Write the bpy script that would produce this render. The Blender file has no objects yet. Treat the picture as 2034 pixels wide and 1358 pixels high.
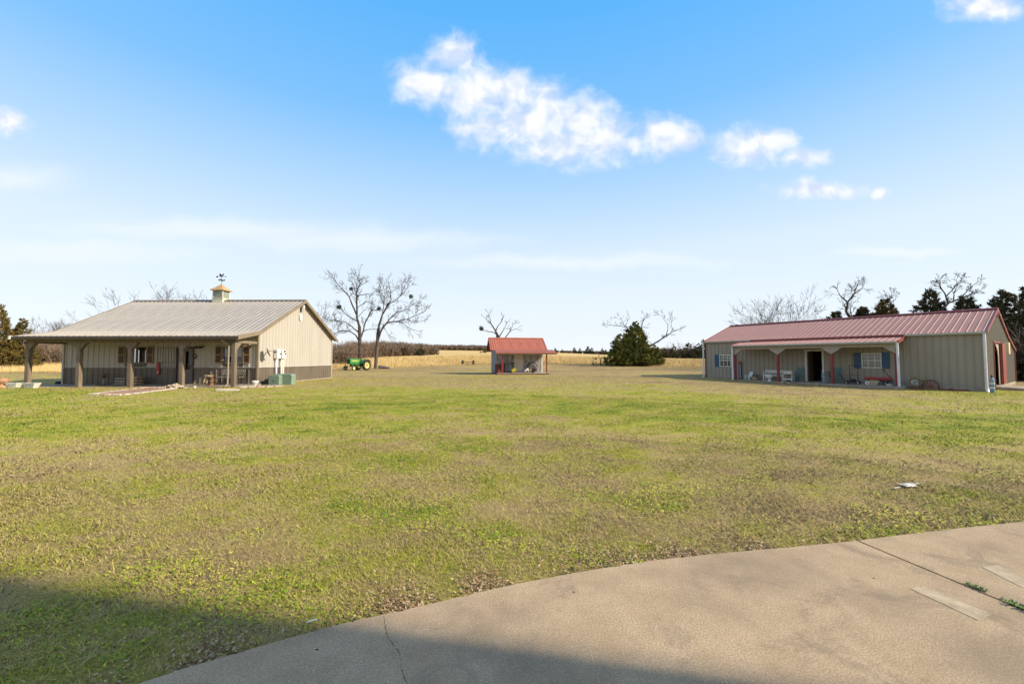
import bpy, bmesh, math, random
import numpy as np
from mathutils import Vector, Matrix

random.seed(7)
rng = np.random.default_rng(11)
sc = bpy.context.scene
col = sc.collection
R = math.radians

# ------------------------------------------------------------------ camera
F, CX, CY, HOR, HC = 830.0, 1017.0, 679.0, 714.0, 1.5
PITCH = math.atan((HOR - CY) / F)
cam_d = bpy.data.cameras.new('camera')
cam = bpy.data.objects.new('camera', cam_d)
col.objects.link(cam)
cam.location = (0, 0, HC)
cam.rotation_euler = (R(90) + PITCH, 0, 0)
cam_d.sensor_width = 36
cam_d.lens = 36 * F / 2034
cam_d.clip_start = 0.05
cam_d.clip_end = 5000
sc.camera = cam

# ------------------------------------------------------------------ sun, sky, exposure
SUN_EL = R(30)
sv = Vector((0.978, -0.205, 0)).normalized() * math.cos(SUN_EL)
SUN = Vector((sv.x, sv.y, math.sin(SUN_EL)))
sl = bpy.data.lights.new('sun', 'SUN')
sl.energy = 4.7
sl.angle = R(1.4)
sl.color = (1.0, 0.885, 0.69)
so = bpy.data.objects.new('sun', sl)
col.objects.link(so)
so.location = (40, -10, 40)
so.rotation_euler = (-SUN).to_track_quat('-Z', 'Y').to_euler()
sc.view_settings.view_transform = 'Standard'
sc.view_settings.look = 'None'
sc.view_settings.exposure = 0.74
sc.view_settings.gamma = 1.0
sc.view_settings.use_curve_mapping = False
sc.cycles.max_bounces = 4
sc.cycles.diffuse_bounces = 3
sc.cycles.glossy_bounces = 2
sc.cycles.transparent_max_bounces = 12


def ray(px, py):
    xc, yc = (px - CX) / F, (CY - py) / F
    return Vector((xc, math.cos(PITCH) - yc * math.sin(PITCH), math.sin(PITCH) + yc * math.cos(PITCH)))


def gnd(px, py, z=0.0):
    d = ray(px, py)
    t = (z - HC) / d.z
    return Vector((d.x * t, d.y * t, z))


def atd(px, py, Y):
    d = ray(px, py)
    t = Y / d.y
    return Vector((d.x * t, Y, HC + d.z * t))


class NT:
    """small helper to write node trees"""
    def __init__(s, tree):
        s.t = tree
        s.n = tree.nodes
        s.l = tree.links

    def new(s, typ, **kw):
        n = s.n.new(typ)
        for k, v in kw.items():
            setattr(n, k, v)
        return n

    def set(s, sock, v):
        if hasattr(v, 'is_linked'):
            s.l.new(v, sock)
        else:
            sock.default_value = v

    def math(s, op, a, b=None, c=None, clamp=False):
        n = s.new('ShaderNodeMath', operation=op, use_clamp=clamp)
        s.set(n.inputs[0], a)
        if b is not None:
            s.set(n.inputs[1], b)
        if c is not None:
            s.set(n.inputs[2], c)
        return n.outputs[0]

    def vmath(s, op, a, b=None):
        n = s.new('ShaderNodeVectorMath', operation=op)
        s.set(n.inputs[0], a)
        if b is not None:
            s.set(n.inputs[1], b)
        return n.outputs[0]

    def mix(s, f, a, b, mode='MIX'):
        n = s.new('ShaderNodeMix', data_type='RGBA', blend_type=mode)
        n.clamp_factor = True
        s.set(n.inputs[0], f)
        s.set(n.inputs[6], a if hasattr(a, 'is_linked') or len(a) == 4 else (*a, 1))
        s.set(n.inputs[7], b if hasattr(b, 'is_linked') or len(b) == 4 else (*b, 1))
        return n.outputs[2]

    def noise(s, vec, scale, detail=4, rough=0.55, dist=0.0, dims='3D'):
        n = s.new('ShaderNodeTexNoise', noise_dimensions=dims)
        s.set(n.inputs['Vector'], vec)
        n.inputs['Scale'].default_value = scale
        n.inputs['Detail'].default_value = detail
        n.inputs['Roughness'].default_value = rough
        n.inputs['Distortion'].default_value = dist
        return n.outputs['Fac']

    def step(s, v, lo, hi, a=0.0, b=1.0):
        n = s.new('ShaderNodeMapRange', interpolation_type='SMOOTHSTEP')
        s.set(n.inputs[0], v)
        n.inputs[1].default_value = lo
        n.inputs[2].default_value = hi
        n.inputs[3].default_value = a
        n.inputs[4].default_value = b
        return n.outputs[0]

    def ramp(s, v, stops):
        n = s.new('ShaderNodeValToRGB')
        s.set(n.inputs[0], v)
        el = n.color_ramp.elements
        while len(el) < len(stops):
            el.new(0.5)
        for e, (p, c) in zip(el, stops):
            e.position = p
            e.color = (*c, 1)
        return n.outputs[0]

    def scale(s, vec, v3):
        n = s.new('ShaderNodeVectorMath', operation='MULTIPLY')
        s.set(n.inputs[0], vec)
        n.inputs[1].default_value = v3
        return n.outputs[0]


def build_world():
    w = bpy.data.worlds.new('World')
    sc.world = w
    w.use_nodes = True
    t = NT(w.node_tree)
    t.n.clear()
    out = t.new('ShaderNodeOutputWorld')
    bg = t.new('ShaderNodeBackground')
    bg.inputs[1].default_value = 0.1
    sky = t.new('ShaderNodeTexSky', sky_type='NISHITA')
    sky.sun_disc = False
    sky.sun_elevation = SUN_EL
    sky.sun_rotation = math.atan2(SUN.x, SUN.y)
    sky.air_density = 1.0
    sky.dust_density = 0.6
    tc = t.new('ShaderNodeTexCoord')
    d = tc.outputs['Generated']
    sep = t.new('ShaderNodeSeparateXYZ')
    t.l.new(d, sep.inputs[0])
    x, y, z = sep.outputs
    # clear winter air: pale at the horizon, azure above (same all round)
    grad = t.ramp(t.math('MAXIMUM', z, 0.0), [
        (0.0, (5.5, 5.85, 6.3)), (0.12, (5.1, 5.7, 6.3)), (0.24, (4.55, 5.4, 6.3)),
        (0.36, (3.05, 4.55, 6.3)), (0.50, (1.40, 3.50, 6.25)), (0.65, (0.72, 3.0, 6.2)), (1.0, (0.55, 1.9, 4.4))])
    base = t.mix(0.92, sky.outputs[0], grad)
    # clouds
    yy = t.math('MAXIMUM', y, 0.02)
    u = t.math('DIVIDE', x, yy)
    v = t.math('DIVIDE', z, yy)
    cmb = t.new('ShaderNodeCombineXYZ')
    t.set(cmb.inputs[0], u)
    t.set(cmb.inputs[1], v)
    uv = cmb.outputs[0]
    warp = t.new('ShaderNodeTexNoise')
    t.set(warp.inputs['Vector'], uv)
    warp.inputs['Scale'].default_value = 9
    warp.inputs['Detail'].default_value = 3
    off = t.vmath('SUBTRACT', warp.outputs['Color'], (0.5, 0.5, 0.5))
    uvw = t.vmath('ADD', uv, t.scale(off, (0.07, 0.05, 0)))
    sp2 = t.new('ShaderNodeSeparateXYZ')
    t.set(sp2.inputs[0], uvw)
    uw, vw = sp2.outputs[0], sp2.outputs[1]
    blobs = [(908, 118, 62, 52), (850, 165, 72, 50), (935, 185, 90, 62), (1012, 178, 62, 46),
             (1085, 215, 90, 58), (1155, 235, 80, 55), (1015, 250, 125, 58), (1125, 292, 125, 44),
             (1210, 265, 62, 50), (1312, 268, 68, 44), (1358, 278, 40, 22), (1262, 285, 40, 22),
             (1485, 298, 82, 36), (1530, 275, 62, 34), (1605, 312, 55, 24),
             (1620, 380, 100, 20), (1752, 386, 24, 13), (1965, 12, 95, 36), (8, 242, 56, 28)]
    veils = [(30, 352, 120, 32), (720, 475, 300, 26), (430, 455, 330, 26), (1150, 520, 330, 16),
             (1790, 500, 130, 12), (900, 662, 110, 24), (1480, 700, 500, 30), (150, 500, 300, 30)]

    def blob(px, py, a, b):
        dr = ray(px, py)
        u0, v0 = dr.x / dr.y, dr.z / dr.y
        du = t.math('MULTIPLY', t.math('SUBTRACT', uw, u0), F / a)
        dv = t.math('MULTIPLY', t.math('SUBTRACT', vw, v0), F / b)
        r2 = t.math('ADD', t.math('MULTIPLY', du, du), t.math('MULTIPLY', dv, dv))
        return t.math('SUBTRACT', 1.0, t.math('SQRT', r2))
    m = None
    for bb in blobs:
        k = blob(*bb)
        m = k if m is None else t.math('SMOOTH_MAX', m, k, 0.15)
    ve = None
    for bb in veils:
        k = blob(*bb)
        ve = k if ve is None else t.math('MAXIMUM', ve, k)
    # unseen sky outside the view: denser cloud added to whiten the fill light
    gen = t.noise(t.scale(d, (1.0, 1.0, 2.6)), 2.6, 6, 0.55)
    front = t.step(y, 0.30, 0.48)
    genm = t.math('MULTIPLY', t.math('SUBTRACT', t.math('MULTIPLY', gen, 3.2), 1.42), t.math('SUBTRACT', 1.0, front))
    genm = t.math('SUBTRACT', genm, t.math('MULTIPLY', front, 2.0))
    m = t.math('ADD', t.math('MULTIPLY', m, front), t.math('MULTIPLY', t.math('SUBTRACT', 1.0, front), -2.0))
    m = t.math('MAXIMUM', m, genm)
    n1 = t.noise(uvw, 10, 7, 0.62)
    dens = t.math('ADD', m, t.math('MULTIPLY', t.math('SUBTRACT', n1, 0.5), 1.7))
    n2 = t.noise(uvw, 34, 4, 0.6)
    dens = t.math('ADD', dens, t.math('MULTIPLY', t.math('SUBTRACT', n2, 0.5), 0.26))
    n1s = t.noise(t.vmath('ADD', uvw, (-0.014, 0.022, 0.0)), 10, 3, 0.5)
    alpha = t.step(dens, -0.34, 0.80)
    vn = t.noise(t.scale(uvw, (1.0, 4.0, 1.0)), 4, 6, 0.6)
    va = t.math('MULTIPLY', t.step(t.math('ADD', ve, t.math('MULTIPLY', t.math('SUBTRACT', vn, 0.5), 0.9)), -0.40, 1.1), 0.62)
    va = t.math('MULTIPLY', va, front)
    shade = t.math('ADD', t.math('MULTIPLY', t.math('SUBTRACT', t.noise(uvw, 10, 3, 0.5), n1s), 6.0), t.math('ADD', 0.55, t.math('MULTIPLY', t.math('SUBTRACT', dens, 0.4), 0.25)))
    ccol = t.mix(shade, (4.1, 4.75, 5.95), (6.1, 6.15, 6.3))
    c1 = t.mix(va, base, (5.7, 6.0, 6.35))
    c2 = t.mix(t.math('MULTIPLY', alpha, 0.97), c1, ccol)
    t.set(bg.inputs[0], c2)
    t.l.new(bg.outputs[0], out.inputs[0])


build_world()

# ------------------------------------------------------------------ helpers


def tag(o, label=None, cat=None, group=None, kind=None):
    if label:
        o['label'] = label
    if cat:
        o['category'] = cat
    if group:
        o['group'] = group
    if kind:
        o['kind'] = kind
    return o


def thing(name, label, cat, loc=(0, 0, 0), rz=0.0, group=None):
    o = bpy.data.objects.new(name, None)
    o.empty_display_size = 0.2
    col.objects.link(o)
    o.location = loc
    o.rotation_euler = (0, 0, rz)
    return tag(o, label, cat, group)


def copy_tree(o, parent=None):
    c = o.copy()
    col.objects.link(c)
    c.parent = parent
    for ch in [k for k in bpy.data.objects if k.parent == o]:
        copy_tree(ch, c)
    return c


class MB:
    def __init__(s):
        s.v = []
        s.f = []

    def add(s, vs, fs):
        b = len(s.v)
        s.v.extend([tuple(p) for p in vs])
        s.f.extend([tuple(b + i for i in f) for f in fs])
        return s

    def box(s, x0, x1, y0, y1, z0, z1):
        vs = [(x0, y0, z0), (x1, y0, z0), (x1, y1, z0), (x0, y1, z0), (x0, y0, z1), (x1, y0, z1), (x1, y1, z1), (x0, y1, z1)]
        return s.add(vs, [(3, 2, 1, 0), (4, 5, 6, 7), (0, 1, 5, 4), (1, 2, 6, 5), (2, 3, 7, 6), (3, 0, 4, 7)])

    def obox(s, c, size, rot):
        """box with centre c, size, rotated by Matrix/Euler"""
        m = rot if isinstance(rot, Matrix) else Matrix.Rotation(rot, 3, 'Z')
        hx, hy, hz = size[0] / 2, size[1] / 2, size[2] / 2
        c = Vector(c)
        vs = [c + m @ Vector(p) for p in [(-hx, -hy, -hz), (hx, -hy, -hz), (hx, hy, -hz), (-hx, hy, -hz), (-hx, -hy, hz), (hx, -hy, hz), (hx, hy, hz), (-hx, hy, hz)]]
        return s.add(vs, [(3, 2, 1, 0), (4, 5, 6, 7), (0, 1, 5, 4), (1, 2, 6, 5), (2, 3, 7, 6), (3, 0, 4, 7)])

    def beam(s, a, b, w, h, up=(0, 0, 1)):
        a, b = Vector(a), Vector(b)
        d = (b - a)
        L = d.length
        d.normalize()
        up = Vector(up)
        if abs(d.dot(up)) > 0.98:
            up = Vector((0, 1, 0))
        sx = d.cross(up).normalized()
        uz = sx.cross(d)
        m = Matrix((sx, d, uz)).transposed()
        return s.obox((a + b) / 2, (w, L, h), m)

    def tube(s, pts, rad, n=6, cap=True):
        pts = [Vector(p) for p in pts]
        if not hasattr(rad, '__len__'):
            rad = [rad] * len(pts)
        vs, fs = [], []
        prev = None
        for i, p in enumerate(pts):
            d = (pts[min(i + 1, len(pts) - 1)] - pts[max(i - 1, 0)])
            if d.length < 1e-9:
                d = Vector((0, 0, 1))
            d.normalize()
            if prev is None:
                a = Vector((0, 0, 1)) if abs(d.z) < 0.9 else Vector((1, 0, 0))
                e1 = d.cross(a).normalized()
            else:
                e1 = (prev - d * prev.dot(d))
                e1 = e1.normalized() if e1.length > 1e-6 else d.orthogonal().normalized()
            prev = e1
            e2 = d.cross(e1)
            for k in range(n):
                an = 2 * math.pi * k / n
                vs.append(p + (e1 * math.cos(an) + e2 * math.sin(an)) * rad[i])
        for i in range(len(pts) - 1):
            for k in range(n):
                a, b = i * n + k, i * n + (k + 1) % n
                fs.append((a, b, b + n, a + n))
        if cap:
            fs.append(tuple(range(n - 1, -1, -1)))
            fs.append(tuple(range((len(pts) - 1) * n, len(pts) * n)))
        return s.add(vs, fs)

    def cyl(s, a, b, r, n=12, r1=None):
        return s.tube([a, b], [r, r if r1 is None else r1], n)

    def lathe(s, prof, n=16, c=(0, 0, 0), axis=None):
        vs, fs = [], []
        m = axis if axis is not None else Matrix.Identity(3)
        c = Vector(c)
        for (r, z) in prof:
            for k in range(n):
                a = 2 * math.pi * k / n
                vs.append(c + m @ Vector((r * math.cos(a), r * math.sin(a), z)))
        for i in range(len(prof) - 1):
            for k in range(n):
                a, b = i * n + k, i * n + (k + 1) % n
                fs.append((a, b, b + n, a + n))
        return s.add(vs, fs)

    def prism(s, poly, h, M):
        """poly in 2D extruded 0..h ; M maps (a,b,t)->3D"""
        n = len(poly)
        vs = [M(a, b, 0) for a, b in poly] + [M(a, b, h) for a, b in poly]
        fs = [tuple(range(n - 1, -1, -1)), tuple(range(n, 2 * n))]
        fs += [(i, (i + 1) % n, (i + 1) % n + n, i + n) for i in range(n)]
        return s.add(vs, fs)

    def mesh(s, name, mat, smooth=False):
        me = bpy.data.meshes.new(name)
        me.from_pydata(s.v, [], s.f)
        me.update()
        bm = bmesh.new()
        bm.from_mesh(me)
        bmesh.ops.recalc_face_normals(bm, faces=bm.faces)
        bm.to_mesh(me)
        bm.free()
        if mat:
            me.materials.append(mat)
        if smooth:
            me.polygons.foreach_set('use_smooth', [True] * len(me.polygons))
        return me

    def build(s, name, mat, parent=None, smooth=False, loc=None, rz=None, bevel=0):
        me = s.mesh(name, mat, smooth)
        o = bpy.data.objects.new(name, me)
        col.objects.link(o)
        if parent:
            o.parent = parent
        if loc:
            o.location = loc
        if rz:
            o.rotation_euler = (0, 0, rz)
        if bevel:
            b = o.modifiers.new('bevel', 'BEVEL')
            b.width = bevel
            b.segments = 2
            b.limit_method = 'ANGLE'
        return o


def np_mesh(name, verts, tris, mat, attrs=None, smooth=False):
    me = bpy.data.meshes.new(name)
    nv, nf = len(verts), len(tris)
    k = tris.shape[1]
    me.vertices.add(nv)
    me.vertices.foreach_set('co', np.ascontiguousarray(verts, dtype=np.float32).ravel())
    me.loops.add(nf * k)
    me.loops.foreach_set('vertex_index', np.ascontiguousarray(tris, dtype=np.int32).ravel())
    me.polygons.add(nf)
    me.polygons.foreach_set('loop_start', np.arange(0, nf * k, k, dtype=np.int32))
    me.update(calc_edges=True)
    for an, av in (attrs or {}).items():
        a = me.attributes.new(an, 'FLOAT', 'POINT')
        a.data.foreach_set('value', np.ascontiguousarray(av, dtype=np.float32))
    if mat:
        me.materials.append(mat)
    if smooth:
        me.polygons.foreach_set('use_smooth', np.ones(nf, dtype=bool))
    return me


def link(name, me, parent=None):
    o = bpy.data.objects.new(name, me)
    col.objects.link(o)
    o.parent = parent
    return o


# ------------------------------------------------------------------ materials
_M = {}


def pm(name, c, rough=0.6, var=0.12, scale=3.0, c2=None, mixscale=1.2, mixlo=0.45, mixhi=0.7, bump=0.0, bscale=60, spec=0.4, metal=0.0, stretch=(1, 1, 1)):
    """painted/worn surface: base colour with grain, blotches of a second colour and fine relief"""
    if name in _M:
        return _M[name]
    m = bpy.data.materials.new(name)
    m.use_nodes = True
    t = NT(m.node_tree)
    b = t.n['Principled BSDF']
    tc = t.new('ShaderNodeTexCoord')
    p = t.scale(tc.outputs['Object'], stretch)
    n1 = t.noise(p, scale, 5, 0.6)
    lo = tuple(max(0, k * (1 - var * 2)) for k in c)
    hi = tuple(min(1, k * (1 + var * 1.2)) for k in c)
    cc = t.mix(t.step(n1, 0.25, 0.75), lo, hi)
    if c2:
        n2 = t.noise(p, mixscale, 6, 0.65)
        cc = t.mix(t.step(n2, mixlo, mixhi), cc, c2)
    t.set(b.inputs['Base Color'], cc)
    b.inputs['Metallic'].default_value = metal
    b.inputs['Specular IOR Level'].default_value = spec
    rn = t.math('ADD', rough - 0.08, t.math('MULTIPLY', n1, 0.16))
    t.set(b.inputs['Roughness'], rn)
    if bump:
        bn = t.new('ShaderNodeBump')
        bn.inputs['Strength'].default_value = bump
        bn.inputs['Distance'].default_value = 0.01
        t.set(bn.inputs['Height'], t.noise(p, bscale, 4, 0.6))
        t.set(b.inputs['Normal'], bn.outputs[0])
    _M[name] = m
    return m


def glass_mat():
    m = bpy.data.materials.new('window_glass')
    m.use_nodes = True
    t = NT(m.node_tree)
    t.n.clear()
    out = t.new('ShaderNodeOutputMaterial')
    tr = t.new('ShaderNodeBsdfTransparent')
    tr.inputs[0].default_value = (0.6, 0.64, 0.64, 1)
    gl = t.new('ShaderNodeBsdfGlossy')
    gl.inputs['Roughness'].default_value = 0.03
    fr = t.new('ShaderNodeFresnel')
    fr.inputs[0].default_value = 1.45
    mx = t.new('ShaderNodeMixShader')
    t.set(mx.inputs[0], t.math('ADD', fr.outputs[0], 0.02, clamp=True))
    t.l.new(tr.outputs[0], mx.inputs[1])
    t.l.new(gl.outputs[0], mx.inputs[2])
    t.l.new(mx.outputs[0], out.inputs[0])
    return m


GLASS = glass_mat()
TAN = pm('tan_siding', (0.375, 0.342, 0.298), 0.45, 0.05, 1.2, c2=(0.345, 0.31, 0.265), mixlo=0.5, mixhi=0.8, stretch=(1, 1, 0.25))
BROWN = pm('brown_siding', (0.125, 0.098, 0.075), 0.45, 0.10, 1.5, c2=(0.15, 0.135, 0.085), mixlo=0.5, mixhi=0.75, stretch=(1, 1, 0.4))
BROWNTRIM = pm('brown_trim', (0.20, 0.155, 0.105), 0.5, 0.08, 2)
GUTTER = pm('dark_gutter', (0.062, 0.044, 0.031), 0.45, 0.08, 2)
POSTW = pm('stained_post_wood', (0.165, 0.125, 0.088), 0.75, 0.18, 6, bump=0.3, bscale=40, stretch=(1, 1, 0.15))
ROOFTAN = pm('tan_metal_roof', (0.305, 0.268, 0.228), 0.5, 0.09, 0.8, c2=(0.43, 0.385, 0.32), mixscale=0.5, mixlo=0.52, mixhi=0.8, spec=0.5)
CONC = pm('slab_concrete', (0.34, 0.285, 0.225), 0.85, 0.12, 3, c2=(0.23, 0.19, 0.15), mixscale=0.9, bump=0.3, bscale=80, spec=0.2)
COPPER = pm('copper_sheet', (0.62, 0.36, 0.13), 0.42, 0.12, 4, c2=(0.46, 0.27, 0.10), spec=0.6, metal=0.35)
CUPOLA = pm('pale_cupola', (0.50, 0.47, 0.38), 0.6, 0.06, 3)
LOUVER = pm('louver_green_grey', (0.33, 0.36, 0.29), 0.6, 0.08, 4)
IRON = pm('black_iron', (0.018, 0.017, 0.017), 0.55, 0.2, 8)
WHITEM = pm('white_paint', (0.72, 0.70, 0.66), 0.5, 0.05, 3)
WHITEW = pm('weathered_white_paint', (0.62, 0.60, 0.54), 0.7, 0.1, 5, c2=(0.36, 0.32, 0.26), mixscale=4, mixlo=0.6, mixhi=0.75)
SHUTBROWN = pm('brown_shutter', (0.055, 0.032, 0.020), 0.5, 0.15, 4)
SHUTRAIL = pm('shutter_rail_wood', (0.30, 0.16, 0.07), 0.6, 0.15, 5)
DOORBROWN = pm('brown_door', (0.13, 0.105, 0.098), 0.5, 0.08, 2)
DOORFRAME = pm('door_frame_dark', (0.045, 0.030, 0.022), 0.5, 0.1, 3)
UTIL = pm('utility_white', (0.66, 0.65, 0.62), 0.5, 0.05, 4)
UGREY = pm('utility_grey', (0.34, 0.34, 0.33), 0.5, 0.08, 4)
TGREEN = pm('transformer_green', (0.17, 0.235, 0.165), 0.5, 0.08, 3, c2=(0.23, 0.27, 0.18), mixlo=0.55, mixhi=0.8)
SAGE = pm('sage_siding', (0.285, 0.252, 0.200), 0.5, 0.07, 1.2, c2=(0.245, 0.212, 0.163), mixlo=0.45, mixhi=0.8, stretch=(1, 1, 0.25))
SAGEB = pm('sage_board', (0.31, 0.275, 0.215), 0.6, 0.06, 3)
REDROOF = pm('faded_red_roof', (0.350, 0.172, 0.138), 0.6, 0.07, 0.8, c2=(0.385, 0.205, 0.17), mixscale=0.6, mixlo=0.5, mixhi=0.8, spec=0.35)
REDTRIM = pm('red_trim', (0.20, 0.032, 0.022), 0.45, 0.1, 3)
REDPOST = pm('red_post_paint', (0.24, 0.028, 0.025), 0.5, 0.12, 4)
GALV = pm('galvanized_gutter', (0.36, 0.38, 0.35), 0.4, 0.06, 3, spec=0.5)
DOWNW = pm('white_downspout', (0.62, 0.64, 0.66), 0.4, 0.06, 3)
BLUESH = pm('blue_shutter', (0.030, 0.085, 0.155), 0.5, 0.12, 5)
BLIND = pm('blind_slat', (0.68, 0.67, 0.63), 0.6, 0.04, 4)
TEAL = pm('teal_paint', (0.075, 0.20, 0.22), 0.6, 0.12, 6, c2=(0.16, 0.27, 0.27), mixscale=5, mixlo=0.58, mixhi=0.75)
REDENAM = pm('red_enamel', (0.32, 0.025, 0.025), 0.4, 0.12, 5)
RUBBER = pm('black_rubber', (0.022, 0.021, 0.020), 0.8, 0.15, 10, bump=0.3)
CARD = pm('cardboard', (0.36, 0.28, 0.18), 0.85, 0.1, 4)
STONE = pm('tan_stone', (0.36, 0.27, 0.18), 0.9, 0.25, 5, bump=0.5, bscale=30)
STONEG = pm('grey_stone', (0.15, 0.115, 0.09), 0.9, 0.25, 4, bump=0.6, bscale=20)
GASBLUE = pm('gas_cylinder_blue', (0.19, 0.27, 0.36), 0.4, 0.1, 4)
SHEDRED = pm('red_shed_roof', (0.36, 0.105, 0.06), 0.5, 0.08, 1, c2=(0.40, 0.15, 0.09), mixlo=0.5, mixhi=0.8, spec=0.5)
TIN = pm('weathered_corrugated_tin', (0.36, 0.35, 0.335), 0.55, 0.2, 2.5, c2=(0.14, 0.12, 0.11), mixscale=1.6, mixlo=0.5, mixhi=0.62, stretch=(2.5, 2.5, 0.5))
TINBLUE = pm('bluish_tin', (0.23, 0.26, 0.31), 0.5, 0.15, 2.5, c2=(0.14, 0.16, 0.20), mixscale=2, mixlo=0.5, mixhi=0.65, stretch=(2, 2, 0.4))
CREAMD = pm('cream_door', (0.50, 0.47, 0.38), 0.6, 0.06, 3)
DECK = pm('deck_boards', (0.42, 0.32, 0.24), 0.8, 0.15, 4)
RUST = pm('rusty_iron', (0.16, 0.075, 0.04), 0.8, 0.25, 8, bump=0.3)
TERRA = pm('terracotta', (0.36, 0.20, 0.11), 0.8, 0.15, 5)
BRICK = pm('brick_paver', (0.30, 0.165, 0.11), 0.85, 0.25, 9, c2=(0.34, 0.25, 0.18), mixscale=5)
PALEST = pm('pale_edging_stone', (0.48, 0.42, 0.34), 0.85, 0.12, 4)
WOODG = pm('grey_bench_wood', (0.26, 0.22, 0.18), 0.8, 0.15, 8, stretch=(0.3, 1, 1))
WOODP = pm('pale_wood', (0.42, 0.30, 0.18), 0.8, 0.2, 8)
WOODD = pm('dark_wood', (0.10, 0.06, 0.035), 0.7, 0.2, 8)
JDGREEN = pm('tractor_green', (0.035, 0.20, 0.04), 0.42, 0.12, 4, c2=(0.07, 0.24, 0.07), mixlo=0.55, mixhi=0.8)
DKGREEN = pm('greasy_dark_green', (0.02, 0.06, 0.02), 0.6, 0.2, 6)
JDYELLOW = pm('tractor_yellow', (0.62, 0.52, 0.16), 0.5, 0.08, 4)
YELLOW = pm('yellow_plastic', (0.62, 0.48, 0.03), 0.45, 0.08, 4)
DKMETAL = pm('dark_metal', (0.05, 0.05, 0.055), 0.5, 0.15, 5)
GREENP = pm('mistletoe_leaf', (0.055, 0.075, 0.03), 0.7, 0.25, 5)
INTERIOR = pm('dark_interior', (0.05, 0.04, 0.035), 0.9, 0.2, 2)
HOUSEB = pm('house_brick', (0.34, 0.20, 0.14), 0.85, 0.15, 5)
SHINGLE = pm('house_shingle', (0.12, 0.11, 0.10), 0.9, 0.15, 6)
BARK = pm('grey_bark', (0.060, 0.045, 0.034), 0.9, 0.25, 4, c2=(0.15, 0.115, 0.085), mixscale=1.5, mixlo=0.5, mixhi=0.75)
BARK2 = pm('pale_bark', (0.105, 0.080, 0.062), 0.9, 0.2, 4)


def sm(x, a, b):
    t = np.clip((x - a) / (b - a), 0, 1)
    return t * t * (3 - 2 * t)


def terr(x, y):
    x = np.asarray(x, float)
    y = np.asarray(y, float)
    u = 0.55 * np.clip(x, -60, 45) - 0.8 * (np.clip(y, -20, 60) - 34)
    z = 0.07 - 0.24 * sm(u, 5, 24)
    d = y - 70
    rise = 0.036 * (np.sqrt(d * d + 100) + d) / 2 * (1 - np.where(x > 0, 0.0060, 0.0033) * np.clip(x, -60, 110))
    rise = np.where(rise > 8, 8 + (rise - 8) * 0.2, rise)
    z = z + rise - 0.036 * (math.sqrt(40 * 40 + 400) - 40) / 2 * 0.0
    z = z + 0.02 * np.sin(x * 0.9 + 1.3) * np.sin(y * 0.7) * sm(np.hypot(x, y), 6, 12) * (1 - sm(y, 18, 22) * 0.7)
    return z


def tz(x, y):
    return float(terr(x, y))


BX = np.array([-400, -120, -45, -22, -5, 12, 22, 35, 60, 400.0])
BY = np.array([46, 46, 46, 63, 85, 85, 76, 64, 58, 58.0])


def bnd(x):
    x = np.asarray(x, float)
    return np.interp(x, BX, BY) + 0.8 * np.sin(x * 0.31) + 0.5 * np.sin(x * 0.83 + 2)


# lawn colours: one function of ground position shared by the soil sheet and the blades
def lawn_color(t, P, extra=None):
    sepp = t.new('ShaderNodeSeparateXYZ')
    t.set(sepp.inputs[0], P)
    x, y = sepp.outputs[0], sepp.outputs[1]
    flat = t.scale(P, (1, 1, 0))
    n_big = t.noise(t.scale(flat, (0.10, 0.16, 1)), 1.0, 3, 0.5)
    n_mid = t.noise(t.scale(flat, (1.0, 1.25, 1)), 0.8, 6, 0.66, 0.4)
    n_fin = t.noise(flat, 5.5, 4, 0.6)
    a = t.math('ADD', t.math('ADD', t.math('MULTIPLY', n_big, 1.15), -0.26), t.math('ADD', t.math('MULTIPLY', n_mid, 1.40), t.math('MULTIPLY', n_fin, 0.50)))
    # dry towards the buildings and the field (mown, more trodden), greener in the open middle
    dry = t.math('ADD', t.step(y, 14, 30, 0.0, 0.17), t.step(y, 30, 52, 0.0, 0.12))
    near = t.math('ADD', t.step(y, 5, 11, 0.085, -0.01), t.math('MULTIPLY', t.step(t.noise(t.scale(flat, (0.45, 0.7, 1)), 1.0, 4, 0.6), 0.5, 0.68), t.step(y, 20, 10, 0.0, 0.14)))
    side = t.math('MULTIPLY', t.step(x, 3, 12, 0.0, 0.10), t.step(y, 12, 16))
    wet = t.math('MULTIPLY', t.step(y, 8, 13), t.step(y, 24, 17))
    v = t.math('ADD', a, t.math('ADD', t.math('ADD', dry, near), t.math('SUBTRACT', side, t.math('MULTIPLY', wet, 0.13))))
    if extra is not None:
        v = t.math('ADD', v, t.math('MULTIPLY', t.math('SUBTRACT', extra, 0.5), 0.70))
    c = t.ramp(t.math('SUBTRACT', t.math('MULTIPLY', v, 0.62), 0.125), [
        (0.36, (0.095, 0.185, 0.010)), (0.47, (0.285, 0.365, 0.016)), (0.58, (0.450, 0.440, 0.036)),
        (0.68, (0.520, 0.420, 0.120)), (0.80, (0.530, 0.390, 0.170)), (0.96, (0.350, 0.225, 0.110))])
    return c, n_mid, n_fin, flat


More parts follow.
